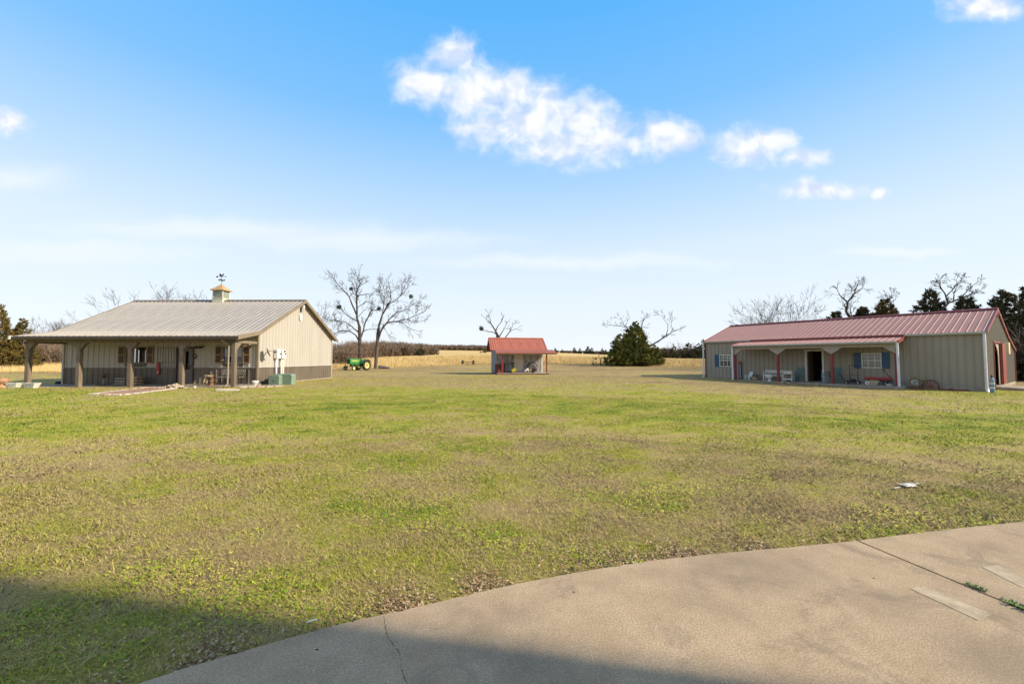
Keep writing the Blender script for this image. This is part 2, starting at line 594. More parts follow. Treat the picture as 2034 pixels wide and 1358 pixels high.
def lawn_mat():
    m = bpy.data.materials.new('lawn_turf')
    m.use_nodes = True
    t = NT(m.node_tree)
    b = t.n['Principled BSDF']
    g = t.new('ShaderNodeNewGeometry')
    P = g.outputs['Position']
    c, nm, nf, flat = lawn_color(t, P)
    fine = t.noise(flat, 26, 4, 0.75)
    fine2 = t.noise(t.scale(flat, (1, 0.45, 1)), 3.2, 5, 0.75)
    grit = t.noise(flat, 75, 3, 0.8)
    c = t.mix(t.step(fine, 0.35, 0.72, 0.55, 0.0), c, (0.13, 0.09, 0.04))
    c = t.mix(t.step(grit, 0.40, 0.62, 0.45, 0.0), c, (0.12, 0.085, 0.03))
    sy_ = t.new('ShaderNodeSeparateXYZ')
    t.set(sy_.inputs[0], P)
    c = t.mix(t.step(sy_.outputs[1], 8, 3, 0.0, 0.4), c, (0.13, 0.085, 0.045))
    c = t.mix(t.step(fine2, 0.52, 0.75, 0.0, 0.55), c, (0.36, 0.28, 0.15))
    soil = t.noise(flat, 1.3, 6, 0.7)
    c = t.mix(t.step(soil, 0.62, 0.72, 0.0, 0.8), c, (0.20, 0.13, 0.08))
    t.set(b.inputs['Base Color'], c)
    b.inputs['Roughness'].default_value = 0.95
    b.inputs['Specular IOR Level'].default_value = 0.1
    bn = t.new('ShaderNodeBump')
    bn.inputs['Strength'].default_value = 0.6
    bn.inputs['Distance'].default_value = 0.04
    h = t.math('ADD', t.math('MULTIPLY', fine, 0.5), t.math('ADD', fine2, t.math('MULTIPLY', t.noise(flat, 9, 3, 0.7), 0.7)))
    t.set(bn.inputs['Height'], h)
    t.set(b.inputs['Normal'], bn.outputs[0])
    return m


def up_normal(t, k):
    """blade normals leaned towards the sky, as a mat of curved blades scatters light"""
    g = t.new('ShaderNodeNewGeometry')
    a = t.scale(g.outputs['Normal'], (1 - k, 1 - k, 1 - k))
    n = t.vmath('ADD', a, (0, 0, k))
    return t.vmath('NORMALIZE', n)


def blade_mat():
    m = bpy.data.materials.new('grass_blade')
    m.use_nodes = True
    t = NT(m.node_tree)
    b = t.n['Principled BSDF']
    g = t.new('ShaderNodeNewGeometry')
    at = t.new('ShaderNodeAttribute', attribute_name='rnd')
    c, nm, nf, flat = lawn_color(t, g.outputs['Position'], at.outputs['Fac'])
    at2 = t.new('ShaderNodeAttribute', attribute_name='val')
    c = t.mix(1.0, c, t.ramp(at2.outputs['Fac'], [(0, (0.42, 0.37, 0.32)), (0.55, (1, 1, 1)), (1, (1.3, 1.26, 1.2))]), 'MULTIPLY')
    t.set(b.inputs['Base Color'], c)
    b.inputs['Roughness'].default_value = 0.7
    b.inputs['Specular IOR Level'].default_value = 0.2
    t.set(b.inputs['Normal'], up_normal(t, 0.80))
    return m


def field_color(t, P, extra=None):
    flat = t.scale(P, (1, 1, 0))
    n1 = t.noise(t.scale(flat, (0.35, 1.0, 1)), 0.12, 5, 0.6)
    n2 = t.noise(t.scale(flat, (0.5, 1.0, 1)), 0.9, 5, 0.7)
    v = t.math('ADD', t.math('MULTIPLY', n1, 0.6), t.math('MULTIPLY', n2, 0.4))
    if extra is not None:
        v = t.math('ADD', v, t.math('MULTIPLY', t.math('SUBTRACT', extra, 0.5), 0.35))
    return t.ramp(v, [(0.25, (0.34, 0.215, 0.085)), (0.45, (0.50, 0.34, 0.14)), (0.6, (0.56, 0.40, 0.175)), (0.8, (0.60, 0.45, 0.22))])


def field_mat(blade):
    m = bpy.data.materials.new('field_stalks' if blade else 'dry_field')
    m.use_nodes = True
    t = NT(m.node_tree)
    b = t.n['Principled BSDF']
    g = t.new('ShaderNodeNewGeometry')
    ex = None
    if blade:
        ex = t.new('ShaderNodeAttribute', attribute_name='rnd').outputs['Fac']
    c = field_color(t, g.outputs['Position'], ex)
    t.set(b.inputs['Base Color'], c)
    b.inputs['Roughness'].default_value = 0.9
    b.inputs['Specular IOR Level'].default_value = 0.1
    if blade:
        t.set(b.inputs['Normal'], up_normal(t, 0.45))
    else:
        bn = t.new('ShaderNodeBump')
        bn.inputs['Strength'].default_value = 0.8
        bn.inputs['Distance'].default_value = 0.4
        t.set(bn.inputs['Height'], t.noise(t.scale(g.outputs['Position'], (0.5, 1, 1)), 0.8, 6, 0.7))
        t.set(b.inputs['Normal'], bn.outputs[0])
    return m


LAWN, BLADE, FIELD, STALK = lawn_mat(), blade_mat(), field_mat(False), field_mat(True)

# ------------------------------------------------------------------ ground sheets


def grid_mesh(name, xs, rows, mat):
    """rows: function i-> y array over xs"""
    nx, ny = len(xs), len(rows)
    X = np.tile(xs, (ny, 1))
    Y = np.stack(rows)
    Z = terr(X, Y)
    v = np.stack([X, Y, Z], -1).reshape(-1, 3)
    i = np.arange(ny - 1)[:, None] * nx + np.arange(nx - 1)[None]
    q = np.stack([i, i + 1, i + 1 + nx, i + nx], -1).reshape(-1, 4)
    return np_mesh(name, v, q, mat, smooth=True)


def spaced(a, b, n, p):
    t = np.linspace(-1, 1, n)
    s = np.sign(t) * np.abs(t) ** p
    return a + (b - a) * (s + 1) / 2


xs = spaced(-400, 400, 221, 2.2)
bl = bnd(xs)
ts = np.linspace(0, 1, 170) ** 1.6
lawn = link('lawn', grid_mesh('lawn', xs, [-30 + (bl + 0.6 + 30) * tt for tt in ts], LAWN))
tag(lawn, 'patchy green and straw winter lawn between the buildings', 'lawn', kind='structure')
tf = np.linspace(0, 1, 60) ** 1.8
fm = grid_mesh('field', xs * 2.5, [np.interp(xs * 2.5, xs, bl) + (1500 - np.interp(xs * 2.5, xs, bl)) * tt for tt in tf], FIELD)
field = link('field', fm)
field.location.z = 0.02
tag(field, 'golden dry grass field rising to the tree line', 'field', kind='structure')

# concrete driveway with curved edge --------------------------------------------------
ZS = -0.125


def conc_mat():
    m = bpy.data.materials.new('driveway_concrete')
    m.use_nodes = True
    t = NT(m.node_tree)
    b = t.n['Principled BSDF']
    g = t.new('ShaderNodeNewGeometry')
    P = t.scale(g.outputs['Position'], (1, 1, 0))
    big = t.noise(P, 0.7, 6, 0.6)
    mid = t.noise(P, 3.0, 6, 0.65)
    fin = t.noise(P, 90, 3, 0.6)
    c = t.mix(t.step(mid, 0.3, 0.7), (0.385, 0.270, 0.165), (0.480, 0.350, 0.222))
    c = t.mix(t.step(big, 0.44, 0.66, 0.0, 0.8), c, (0.240, 0.178, 0.120))
    blot = t.noise(P, 1.9, 7, 0.72, 0.8)
    c = t.mix(t.step(blot, 0.52, 0.66, 0.0, 0.65), c, (0.215, 0.160, 0.110))
    c = t.mix(t.step(t.noise(P, 11, 5, 0.7), 0.55, 0.72, 0.0, 0.35), c, (0.20, 0.150, 0.105))
    c = t.mix(t.step(fin, 0.40, 0.62, 0.55, 0.0), c, (0.19, 0.145, 0.10))
    c = t.mix(t.step(t.noise(t.scale(P, (1.0, 6.0, 1.0)), 26, 3, 0.6), 0.5, 0.7, 0.0, 0.22), c, (0.50, 0.41, 0.29))
    vo = t.new('ShaderNodeTexVoronoi')
    t.set(vo.inputs['Vector'], P)
    vo.inputs['Scale'].default_value = 42
    pebm = t.step(t.noise(P, 1.6, 3, 0.5), 0.46, 0.62)
    peb = t.math('MULTIPLY', t.step(vo.outputs['Distance'], 0.20, 0.10), pebm)
    c = t.mix(t.math('MULTIPLY', peb, 0.55), c, (0.62, 0.55, 0.46))
    vd = t.new('ShaderNodeTexVoronoi')
    t.set(vd.inputs['Vector'], P)
    vd.inputs['Scale'].default_value = 3.1
    c = t.mix(t.step(vd.outputs['Distance'], 0.034, 0.022), c, (0.04, 0.03, 0.025))
    rust = t.math('MULTIPLY', t.step(t.noise(P, 7, 5, 0.6), 0.66, 0.74), t.step(t.noise(P, 1.1, 2), 0.5, 0.6))
    c = t.mix(t.math('MULTIPLY', rust, 0.45), c, (0.24, 0.13, 0.06))
    t.set(b.inputs['Base Color'], c)
    b.inputs['Roughness'].default_value = 0.9
    b.inputs['Specular IOR Level'].default_value = 0.15
    bn = t.new('ShaderNodeBump')
    bn.inputs['Strength'].default_value = 0.5
    bn.inputs['Distance'].default_value = 0.008
    t.set(bn.inputs['Height'], t.math('ADD', t.math('MULTIPLY', fin, 0.6), t.math('ADD', t.math('MULTIPLY', mid, 0.8), t.math('MULTIPLY', peb, 0.4))))
    t.set(b.inputs['Normal'], bn.outputs[0])
    return m


DRIVE = conc_mat()
edge_px = [(150, 1400), (270, 1358), (360, 1328), (450, 1302), (570, 1267), (690, 1235), (700, 1234), (708, 1231), (830, 1204), (940, 1178), (1040, 1156),
           (1170, 1132), (1300, 1112), (1420, 1099), (1560, 1087)]
edge0 = [gnd(a, b, ZS) for a, b in edge_px]
edgeA = []
_re = random.Random(3)
for _i in range(len(edge0) - 1):
    _n = max(2, int((edge0[_i + 1] - edge0[_i]).length / .05))
    for _k in range(_n):
        _p = edge0[_i].lerp(edge0[_i + 1], _k / _n)
        _j = _re.gauss(0, .0022) - (_re.random() < .05) * _re.uniform(.004, .012)
        edgeA.append(_p + Vector((0, _j, 0)))
edgeA.append(edge0[-1])
jA, jB = gnd(1703, 1073, ZS), gnd(2034, 1211, ZS)
jd = (jB - jA).normalized()
jn = Vector((jd.y, -jd.x, 0))
if jn.y < 0:
    jn = -jn
jEnd = jA + jd * 9
drive = thing('driveway', 'curved concrete driveway with an expansion joint in the foreground', 'driveway', (0, 0, 0))
drive['kind'] = 'structure'
polyA = [(-6.5, -6)] + [(-4.2, 0.2)] + [(p.x, p.y) for p in edgeA] + [((jA - jn * 0.012).x, (jA - jn * 0.012).y), ((jEnd - jn * 0.012).x, (jEnd - jn * 0.012).y), (jEnd.x, -6)]
edgeB = [jA + jn * 0.012] + [gnd(a, b, ZS) for a, b in [(1780, 1063), (1900, 1049), (2034, 1035), (2200, 1018), (2500, 996)]]
polyB = [(p.x, p.y) for p in edgeB] + [(edgeB[-1].x + 2, edgeB[-1].y - 2), (edgeB[-1].x, jEnd.y), ((jEnd + jn * 0.012).x, (jEnd + jn * 0.012).y)]


def slab(poly, name, parent, mat, z0, z1):
    bm = bmesh.new()
    vs = [bm.verts.new((a, b, z1)) for a, b in poly]
    f = bm.faces.new(vs)
    r = bmesh.ops.extrude_face_region(bm, geom=[f])
    for v in r['geom']:
        if isinstance(v, bmesh.types.BMVert):
            v.co.z = z0
    bmesh.ops.recalc_face_normals(bm, faces=bm.faces)
    bmesh.ops.triangulate(bm, faces=bm.faces)
    me = bpy.data.meshes.new(name)
    bm.to_mesh(me)
    bm.free()
    me.materials.append(mat)
    return link(name, me, parent)


slab(polyA, 'slab_panel', drive, DRIVE, ZS - 0.12, ZS)
slab(polyB, 'slab_panel', drive, DRIVE, ZS - 0.12, ZS)
# saw-cut patches, lighter concrete
PATCHC = pm('patch_concrete', (0.425, 0.335, 0.23), 0.9, 0.14, 9, bump=0.5, bscale=90, spec=0.15)
for q in ([(1806, 1168), (1836, 1165), (1970, 1220), (1944, 1232)], [(1950, 1126), (1982, 1122), (2052, 1152), (2030, 1166)]):
    P4 = [gnd(a, b, ZS) for a, b in q]
    slab([(p.x, p.y) for p in P4], 'concrete_patch', drive, PATCHC, ZS - 0.02, ZS + 0.003)
# crack
CRK = pm('crack_dirt', (0.055, 0.040, 0.028), 0.95, 0.2, 20)
for pts, w in (([(762, 1222), (766, 1240), (767, 1258), (778, 1275), (793, 1295), (796, 1315), (800, 1340), (810, 1362), (812, 1400)], 0.0017),):
    mb = MB()
    pp = [gnd(a, b, ZS) for a, b in pts]
    fine = []
    for i in range(len(pp) - 1):
        for k in range(5):
            q = pp[i].lerp(pp[i + 1], k / 5)
            fine.append(q + Vector((random.uniform(-.004, .004), random.uniform(-.004, .004), 0)))
    for i in range(len(fine) - 1):
        a, b = fine[i], fine[i + 1]
        wa = w * random.uniform(0.25, 1.6)
        if random.random() < .08:
            continue
        mb.add([(a.x - wa, a.y, ZS + .0012), (a.x + wa, a.y, ZS + .0012), (b.x + wa, b.y, ZS + .0012), (b.x - wa, b.y, ZS + .0012)], [(0, 1, 2, 3)])
    mb.build('crack', CRK, drive)
mb = MB()
n_ = Vector((jn.x, jn.y, 0)) * 0.0118
a, b = jA - jd * .02, jEnd
mb.add([a - n_ + Vector((0, 0, -.02)), b - n_ + Vector((0, 0, -.02)), b + n_ + Vector((0, 0, -.02)), a + n_ + Vector((0, 0, -.02))], [(0, 1, 2, 3)])
mb.build('joint_filler', CRK, drive)

# ------------------------------------------------------------------ house behind and right of the camera (casts the foreground shade)
h = thing('house', 'brick house behind the driveway whose corner shades the foreground', 'house', (6.5, 1.10, -0.12), math.atan2(-0.205, 0.978))
mb = MB()
mb.box(0, 13, -9, 0, 0, 5.4)
mb.build('wall', HOUSEB, h)
mb = MB()
mb.prism([(-9.0, 5.404), (0.0, 5.404), (0.0, 6.9), (-4.5, 8.3), (-9.0, 6.9)], 13.0, lambda a, b, c: (c, a, b))
mb.build('roof', SHINGLE, h)
for x in (2, 6, 10):
    mb = MB()
    mb.box(x, x + 1.2, 0.002, 0.05, 0.9, 2.2)
    w = mb.build('window', WHITEM, h)
    mb = MB()
    mb.box(x + .08, x + 1.12, 0.052, 0.06, 0.98, 2.12)
    mb.build('pane', GLASS, w)

# ------------------------------------------------------------------ metal buildings: sheets of ribbed steel


def rib_profile(x0, x1, pitch, phase, depth, bw=0.07, tw=0.03):
    """list of (x, d) points of a ribbed sheet between x0 and x1"""
    pts = [(x0, 0.0)]
    k = math.ceil((x0 - phase) / pitch)
    while True:
        c = phase + k * pitch
        if c - bw / 2 > x1:
            break
        for dx, d in ((-bw / 2, 0), (-tw / 2, depth), (tw / 2, depth), (bw / 2, 0)):
            if x0 < c + dx < x1:
                pts.append((c + dx, d))
        k += 1
    pts.append((x1, 0.0))
    return pts


def siding(parent, mat, L, z0, ztop, M, openings=(), breaks=(), pitch=0.305, sheet=0.915, depth=0.028, name='siding_panel', s0=0.0):
    """one object per sheet; ztop(s) upper edge; M(s, d, z)->local; openings (s0,s1,z0,z1) are left open"""
    s = s0
    while s < L - 1e-4:
        e = min(s + sheet, L)
        pr = rib_profile(s, e, pitch, pitch / 2, depth)
        xs_ = sorted(set([round(p[0], 4) for p in pr] + [o for op in openings for o in op[:2] if s < o < e] + [b for b in breaks if s < b < e]))
        px_, pd_ = [p[0] for p in pr], [p[1] for p in pr]
        mb = MB()
        for a, b in zip(xs_[:-1], xs_[1:]):
            if b - a < 1e-4:
                continue
            mid = (a + b) / 2
            iv = [(z0, None)]
            ops = sorted([op for op in openings if op[0] <= mid <= op[1]], key=lambda o: o[2])
            zc = z0
            iv = []
            for op in ops:
                if op[2] > zc + 1e-4:
                    iv.append((zc, op[2]))
                zc = max(zc, op[3])
            iv.append((zc, None))
            da, db = np.interp(a, px_, pd_), np.interp(b, px_, pd_)
            for lo, hi in iv:
                ha = ztop(a) if hi is None else hi
                hb = ztop(b) if hi is None else hi
                if ha <= lo + 1e-4 and hb <= lo + 1e-4:
                    continue
                mb.add([M(a, da, lo), M(b, db, lo), M(b, db, max(hb, lo)), M(a, da, max(ha, lo))], [(0, 1, 2, 3)])
        # pieces above and below an opening are separate sheets
        root = list(range(len(mb.f)))
        seen = {}
        def find(i):
            while root[i] != i:
                i = root[i]
            return i
        for fi, f in enumerate(mb.f):
            ed = [tuple(round(c, 3) for c in mb.v[i]) for i in f]
            for a, b in zip(ed, ed[1:] + ed[:1]):
                lo_, hi_ = min(a, b), max(a, b)
                for key in ((lo_[0], lo_[1], 'col', hi_[0], hi_[1]),) if abs(a[2] - b[2]) > 1e-3 and abs(a[0] - b[0]) < 1e-3 and abs(a[1] - b[1]) < 1e-3 else ():
                    for (z0_, z1_, gi) in seen.setdefault(key, []):
                        if min(z1_, max(a[2], b[2])) - max(z0_, min(a[2], b[2])) > 1e-3:
                            root[find(fi)] = find(gi)
                    seen[key].append((min(a[2], b[2]), max(a[2], b[2]), fi))
        comps = {}
        for fi in range(len(mb.f)):
            comps.setdefault(find(fi), []).append(fi)
        for fl in comps.values():
            m2 = MB()
            for fi in fl:
                m2.add([mb.v[i] for i in mb.f[fi]], [tuple(range(len(mb.f[fi])))])
            m2.build(name, mat, parent)
        s = e


def roof_sheets(parent, mat, x0, x1, lo, hi, pitch=0.305, sheet=0.915, depth=0.03, name='roof_panel'):
    """sheets running from eave point lo=(y,z) up to hi=(y,z); ribs stand off the slope"""
    dy, dz = hi[0] - lo[0], hi[1] - lo[1]
    L = math.hypot(dy, dz)
    ny, nz = (-dz / L, dy / L) if dy > 0 else (dz / L, -dy / L)
    n = int(round((x1 - x0) / sheet)) or 1
    w = (x1 - x0) / n
    me = None
    for i in range(n):
        if me is None:
            pr = rib_profile(0, w, w / max(1, round(w / pitch)), w / max(1, round(w / pitch)) / 2, depth)
            mb = MB()
            for (a, da), (b, db) in zip(pr[:-1], pr[1:]):
                mb.add([(a, lo[0] + ny * da, lo[1] + nz * da), (b, lo[0] + ny * db, lo[1] + nz * db), (b, hi[0] + ny * db, hi[1] + nz * db), (a, hi[0] + ny * da, hi[1] + nz * da)], [(0, 1, 2, 3)])
            me = mb.mesh(name, mat)
            b2 = bmesh.new()
            b2.from_mesh(me)
            if sum(f.normal.z for f in b2.faces) < 0:
                bmesh.ops.reverse_faces(b2, faces=b2.faces)
            b2.to_mesh(me)
            b2.free()
        o = link(name, me, parent)
        o.location = (x0 + i * w, 0, 0)


def gusset_post(parent, x, y, z0, z1, w, gl, gw, mat, gmat, left=True, right=True, pname='porch_post'):
    mb = MB()
    mb.box(x - w / 2, x + w / 2, y - w / 2, y + w / 2, z0, z1)
    p = mb.build(pname, mat, parent, bevel=0.006)
    for sgn, on in ((-1, left), (1, right)):
        if not on:
            continue
        mb = MB()
        a = w / 2 + 0.001
        mb.prism([(a, z1 - gl), (a, z1), (a + gw, z1), (a + gw, z1 - 0.03)], w * 0.9, lambda u, v, t, s=sgn: (x + s * u, y - w * 0.45 + t, v))
        mb.build('gusset', gmat, p)
    return p


# ================================================================== left building
WL, DL = 11.0, 9.0
FL = HC - 1.353
LB = thing('workshop', 'tan metal workshop with brown wainscot, long shaded porch and copper-topped cupola', 'building', (-25.1, 23.42, FL), R(-1.24))
EAVE, RIDGE, BRK, PE = 2.80, 5.28, 2.885, 2.54     # wall eave, ridge, roof break, porch eave (local z)
YB, YPE = -0.3, -2.1
WZ = 0.907
frontM = lambda s, d, z: (s, -d, z)
rightM = lambda s, d, z: (WL + d, s, z)
leftM = lambda s, d, z: (-d, s, z)
backM = lambda s, d, z: (s, DL + d, z)
slope = (RIDGE - BRK) / (DL / 2 - YB)
roofz = lambda y: RIDGE - slope * abs(y - DL / 2)
EW = roofz(0)
win1 = (3.52, 4.76, 1.15, 2.08)
win2 = (9.02, 10.20, 1.15, 2.08)
door = (6.42, 7.43, 0.0, 2.06)
siding(LB, TAN, WL, WZ + 0.03, lambda s: EW - 0.03, frontM, [win1, win2, door])
siding(LB, BROWN, WL, 0.0, lambda s: WZ, frontM, [win1, win2, door], name='wainscot_panel')
siding(LB, TAN, DL, WZ + 0.03, lambda s: roofz(s) - 0.03, rightM, breaks=[DL / 2])
siding(LB, BROWN, DL, 0.0, lambda s: WZ, rightM, name='wainscot_panel')
siding(LB, TAN, DL, WZ + 0.03, lambda s: roofz(s) - 0.03, leftM, breaks=[DL / 2])
siding(LB, BROWN, DL, 0.0, lambda s: WZ, leftM, name='wainscot_panel')
siding(LB, TAN, WL, WZ + 0.03, lambda s: EW - 0.03, backM)
siding(LB, BROWN, WL, 0.0, lambda s: WZ, backM, name='wainscot_panel')
mb = MB()
mb.box(0, door[0], -0.045, 0.01, WZ - .005, WZ + .035)
mb.box(door[1], WL, -0.045, 0.01, WZ - .005, WZ + .035)
mb.box(WL - .01, WL + 0.045, 0, DL, WZ - .005, WZ + .035)
mb.box(-0.045, 0.01, 0, DL, WZ - .005, WZ + .035)
mb.build('wainscot_trim', TAN, LB)
for (x, y) in ((0, 0), (WL, 0), (WL, DL), (0, DL)):
    mb = MB()
    mb.box(x - .05, x + .05, y - .05, y + .05, 0, 2.75)
    mb.build('corner_trim', TAN if (x, y) != (WL, 0) else BROWNTRIM, LB)
mb = MB()
mb.box(-0.03, WL + 0.03, -0.02, DL + 0.02, -0.25, -0.003)
mb.build('foundation', CONC, LB)
mb = MB()
mb.box(0.2, WL - .2, DL * .55, DL * .55 + .1, 0, 2.6)
mb.build('inner_wall', INTERIOR, LB)
mb = MB()
mb.add([(-0.25, -2.0, -0.065), (WL + .25, -2.0, -0.065), (WL + .25, -.021, -0.004), (-.25, -.021, -0.004),
        (-0.25, -2.0, -0.25), (WL + .25, -2.0, -0.25), (WL + .25, -.021, -0.25), (-.25, -.021, -0.25)],
       [(0, 1, 2, 3), (0, 4, 5, 1), (1, 5, 6, 2), (3, 2, 6, 7), (0, 3, 7, 4), (7, 6, 5, 4)])
mb.build('porch_slab', CONC, LB)
# roof
OX = 0.28
roof_sheets(LB, ROOFTAN, -OX, WL + OX, (YB - 0.02, BRK + 0.01), (DL / 2, RIDGE))
roof_sheets(LB, ROOFTAN, -OX, WL + OX, (YPE, PE), (YB + 0.04, BRK + 0.02))
roof_sheets(LB, ROOFTAN, -OX, WL + OX, (DL + 0.4, roofz(DL + 0.4)), (DL / 2, RIDGE))
mb = MB()
mb.beam((-OX - .02, DL / 2 - .11, RIDGE + 0.015), (WL + OX + .02, DL / 2 - .11, RIDGE + 0.015), 0.02, 0.22, (0, 0.46, 0.89) and (0, 1, 0.5))
mb.prism([(-.2, -.055), (0, .055), (.2, -.055), (.2, -.04), (0, .072), (-.2, -.04)], WL + 2 * OX + .04, lambda a, b, c: (c - OX - .02, DL / 2 + a, RIDGE + b))
mb.v, mb.f = mb.v[8:], [tuple(i - 8 for i in f) for f in mb.f[6:]]
mb.build('ridge_cap', BROWNTRIM, LB)
# fascia along the rakes
for xr in (-OX - .05, WL + OX + .01):
    for a, b in (((YPE, PE), (YB, BRK)), ((YB, BRK), (DL / 2, RIDGE)), ((DL / 2, RIDGE), (DL + .42, roofz(DL + .42)))):
        mb = MB()
        mb.prism([(a[0], a[1] + .045), (b[0], b[1] + .045), (b[0], b[1] - .17), (a[0], a[1] - .17)], 0.04, lambda u, v, t, x=xr: (x + t, u, v))
        mb.build('rake_fascia', BROWNTRIM, LB)
# soffits at the gable overhang
mb = MB()
for x0, x1 in ((-OX, -0.03), (WL + .03, WL + OX)):
    for a, b in (((YB, BRK), (DL / 2, RIDGE)), ((DL / 2, RIDGE), (DL + .4, roofz(DL + .4)))):
        mb.add([(x0, a[0], a[1] - .06), (x1, a[0], a[1] - .06), (x1, b[0], b[1] - .06), (x0, b[0], b[1] - .06)], [(0, 1, 2, 3)])
mb.build('soffit', BROWNTRIM, LB)
# porch ceiling
mb = MB()
mb.add([(0, -0.03, EW - 0.16), (WL, -.03, EW - .16), (WL, YPE + .05, PE - .1), (0, YPE + .05, PE - .1)], [(0, 1, 2, 3)])
mb.build('porch_ceiling', TAN, LB)
mb = MB()
mb.prism([(YPE - .13, PE - .01), (YPE - .13, PE - .13), (YPE - .09, PE - .20), (YPE - .005, PE - .20), (YPE - .005, PE + .005), (YPE - .02, PE + .005), (YPE - .02, PE - .18), (YPE - .115, PE - .13), (YPE - .115, PE - .01)], WL + 2 * OX + .06, lambda a, b, c: (c - OX - .03, a, b))
mb.build('gutter', GUTTER, LB)
mb = MB()
mb.box(-OX - .16, -OX - .06, YPE - .15, YPE + .01, PE - .16, PE + .01)
mb.build('gutter_end_cap', WHITEM, LB)
mb = MB()
mb.box(0.02, WL - .02, -1.83, -1.67, PE - .30, PE - .17)
mb.build('porch_beam', POSTW, LB)
for xb in (0.08, WL - .08):
    mb = MB()
    mb.box(xb - .07, xb + .07, -1.665, -0.055, PE - .33, PE - .19)
    mb.build('side_beam', POSTW if xb < 1 else BROWNTRIM, LB)
PX = [0.1, 2.8, 5.5, 8.2, 10.9]
for i, x in enumerate(PX):
    gusset_post(LB, x, -1.75, -.06, PE - .302, 0.19, 0.36, 0.30, POSTW, POSTW, left=i > 0, right=i < 4)
mb = MB()
mb.prism([(-1.64, PE - .33), (-1.64, PE - .70), (-1.30, PE - .33)], .12, lambda a, b, c: (10.84 + c, a, b))
mb.build('gusset', BROWNTRIM, LB)
# downspout at the right post
mb = MB()
mb.tube([(10.55, YPE - .06, PE - .16), (10.55, YPE - .06, PE - .24), (10.72, -1.92, PE - .42), (10.72, -1.92, 0.12), (10.70, -2.02, 0.03), (10.68, -2.12, 0.0)], 0.045, 8)
mb.build('downspout', BROWNTRIM, LB, smooth=True)


def window(parent, op, M, frame, fw=0.045, mull=(1, 1), blind=None, name='window', out=0.045):
    """frame proud of the siding, pane set back, muntins, dark room or blind behind"""
    s0, s1, z0, z1 = op
    mb = MB()
    def bx(a, b, c, d, e, f):
        vs = [M(a, e, c), M(b, e, c), M(b, f, c), M(a, f, c), M(a, e, d), M(b, e, d), M(b, f, d), M(a, f, d)]
        mb.add(vs, [(3, 2, 1, 0), (4, 5, 6, 7), (0, 1, 5, 4), (1, 2, 6, 5), (2, 3, 7, 6), (3, 0, 4, 7)])
    bx(s0, s1, z0, z0 + fw, -0.06, out)
    bx(s0, s1, z1 - fw, z1, -0.06, out)
    bx(s0, s0 + fw, z0 + fw + .001, z1 - fw - .001, -0.06, out)
    bx(s1 - fw, s1, z0 + fw + .001, z1 - fw - .001, -0.06, out)
    for i in range(1, mull[0]):
        x = s0 + (s1 - s0) * i / mull[0]
        bx(x - .012, x + .012, z0 + fw, z1 - fw, -0.02, out - .015)
    for i in range(1, mull[1]):
        z = z0 + (z1 - z0) * i / mull[1]
        t_ = .022 if (mull[1] % 2 == 0 and i == mull[1] // 2) else .011
        bx(s0 + fw, s1 - fw, z - t_, z + t_, -0.022, out - .012)
    w = mb.build(name, frame, parent)
    mb = MB()
    mb.add([M(s0 + fw, -.03, z0 + fw), M(s1 - fw, -.03, z0 + fw), M(s1 - fw, -.03, z1 - fw), M(s0 + fw, -.03, z1 - fw)], [(0, 1, 2, 3)])
    mb.build('pane', GLASS, w)
    mb = MB()
    bx(s0 + .005, s1 - .005, z0 + .005, z1 - .005, -.55, -.54)
    mb.build('room_backing', INTERIOR, w)
    if blind:
        mb = MB()
        zb = z0 + fw
        while zb < z1 - fw:
            if zb > blind:
                bx(s0 + fw + .01, s1 - fw - .01, zb, zb + .036, -.075, -.07)
            zb += .042
        mb.build('blind', BLIND, w)
    return w


def shutter(parent, s0, s1, z0, z1, M, mat, rail, name='shutter'):
    mb = MB()
    def bx(m, a, b, c, d, e, f):
        vs = [M(a, e, c), M(b, e, c), M(b, f, c), M(a, f, c), M(a, e, d), M(b, e, d), M(b, f, d), M(a, f, d)]
        m.add(vs, [(3, 2, 1, 0), (4, 5, 6, 7), (0, 1, 5, 4), (1, 2, 6, 5), (2, 3, 7, 6), (3, 0, 4, 7)])
    bx(mb, s0, s1, z0, z1, 0.03, 0.042)
    n = int((z1 - z0 - .1) / .045)
    for i in range(n):
        z = z0 + .06 + i * .045
        bx(mb, s0 + .045, s1 - .045, z, z + .028, .043, .052)
    sh = mb.build(name, mat, parent)
    mb = MB()
    zm = (z0 + z1) / 2 - .03
    bx(mb, s0, s0 + .04, z0, z1, .043, .06)
    bx(mb, s1 - .04, s1, z0, z1, .043, .06)
    for a, b in ((z0, z0 + .06), (z1 - .06, z1), (zm, zm + .055)):
        bx(mb, s0 + .041, s1 - .041, a, b, .043, .06)
    mb.build('shutter_rail', rail, sh)


for op in (win1, win2):
    w = window(LB, op, frontM, BROWNTRIM, 0.05, (2, 1), blind=(1.5 if op is win2 else None))
    shutter(LB, op[0] - .38, op[0] - .012, op[2] - .01, op[3] + .02, frontM, SHUTBROWN, SHUTRAIL)
    shutter(LB, op[1] + .012, op[1] + .38, op[2] - .01, op[3] + .02, frontM, SHUTBROWN, SHUTRAIL)
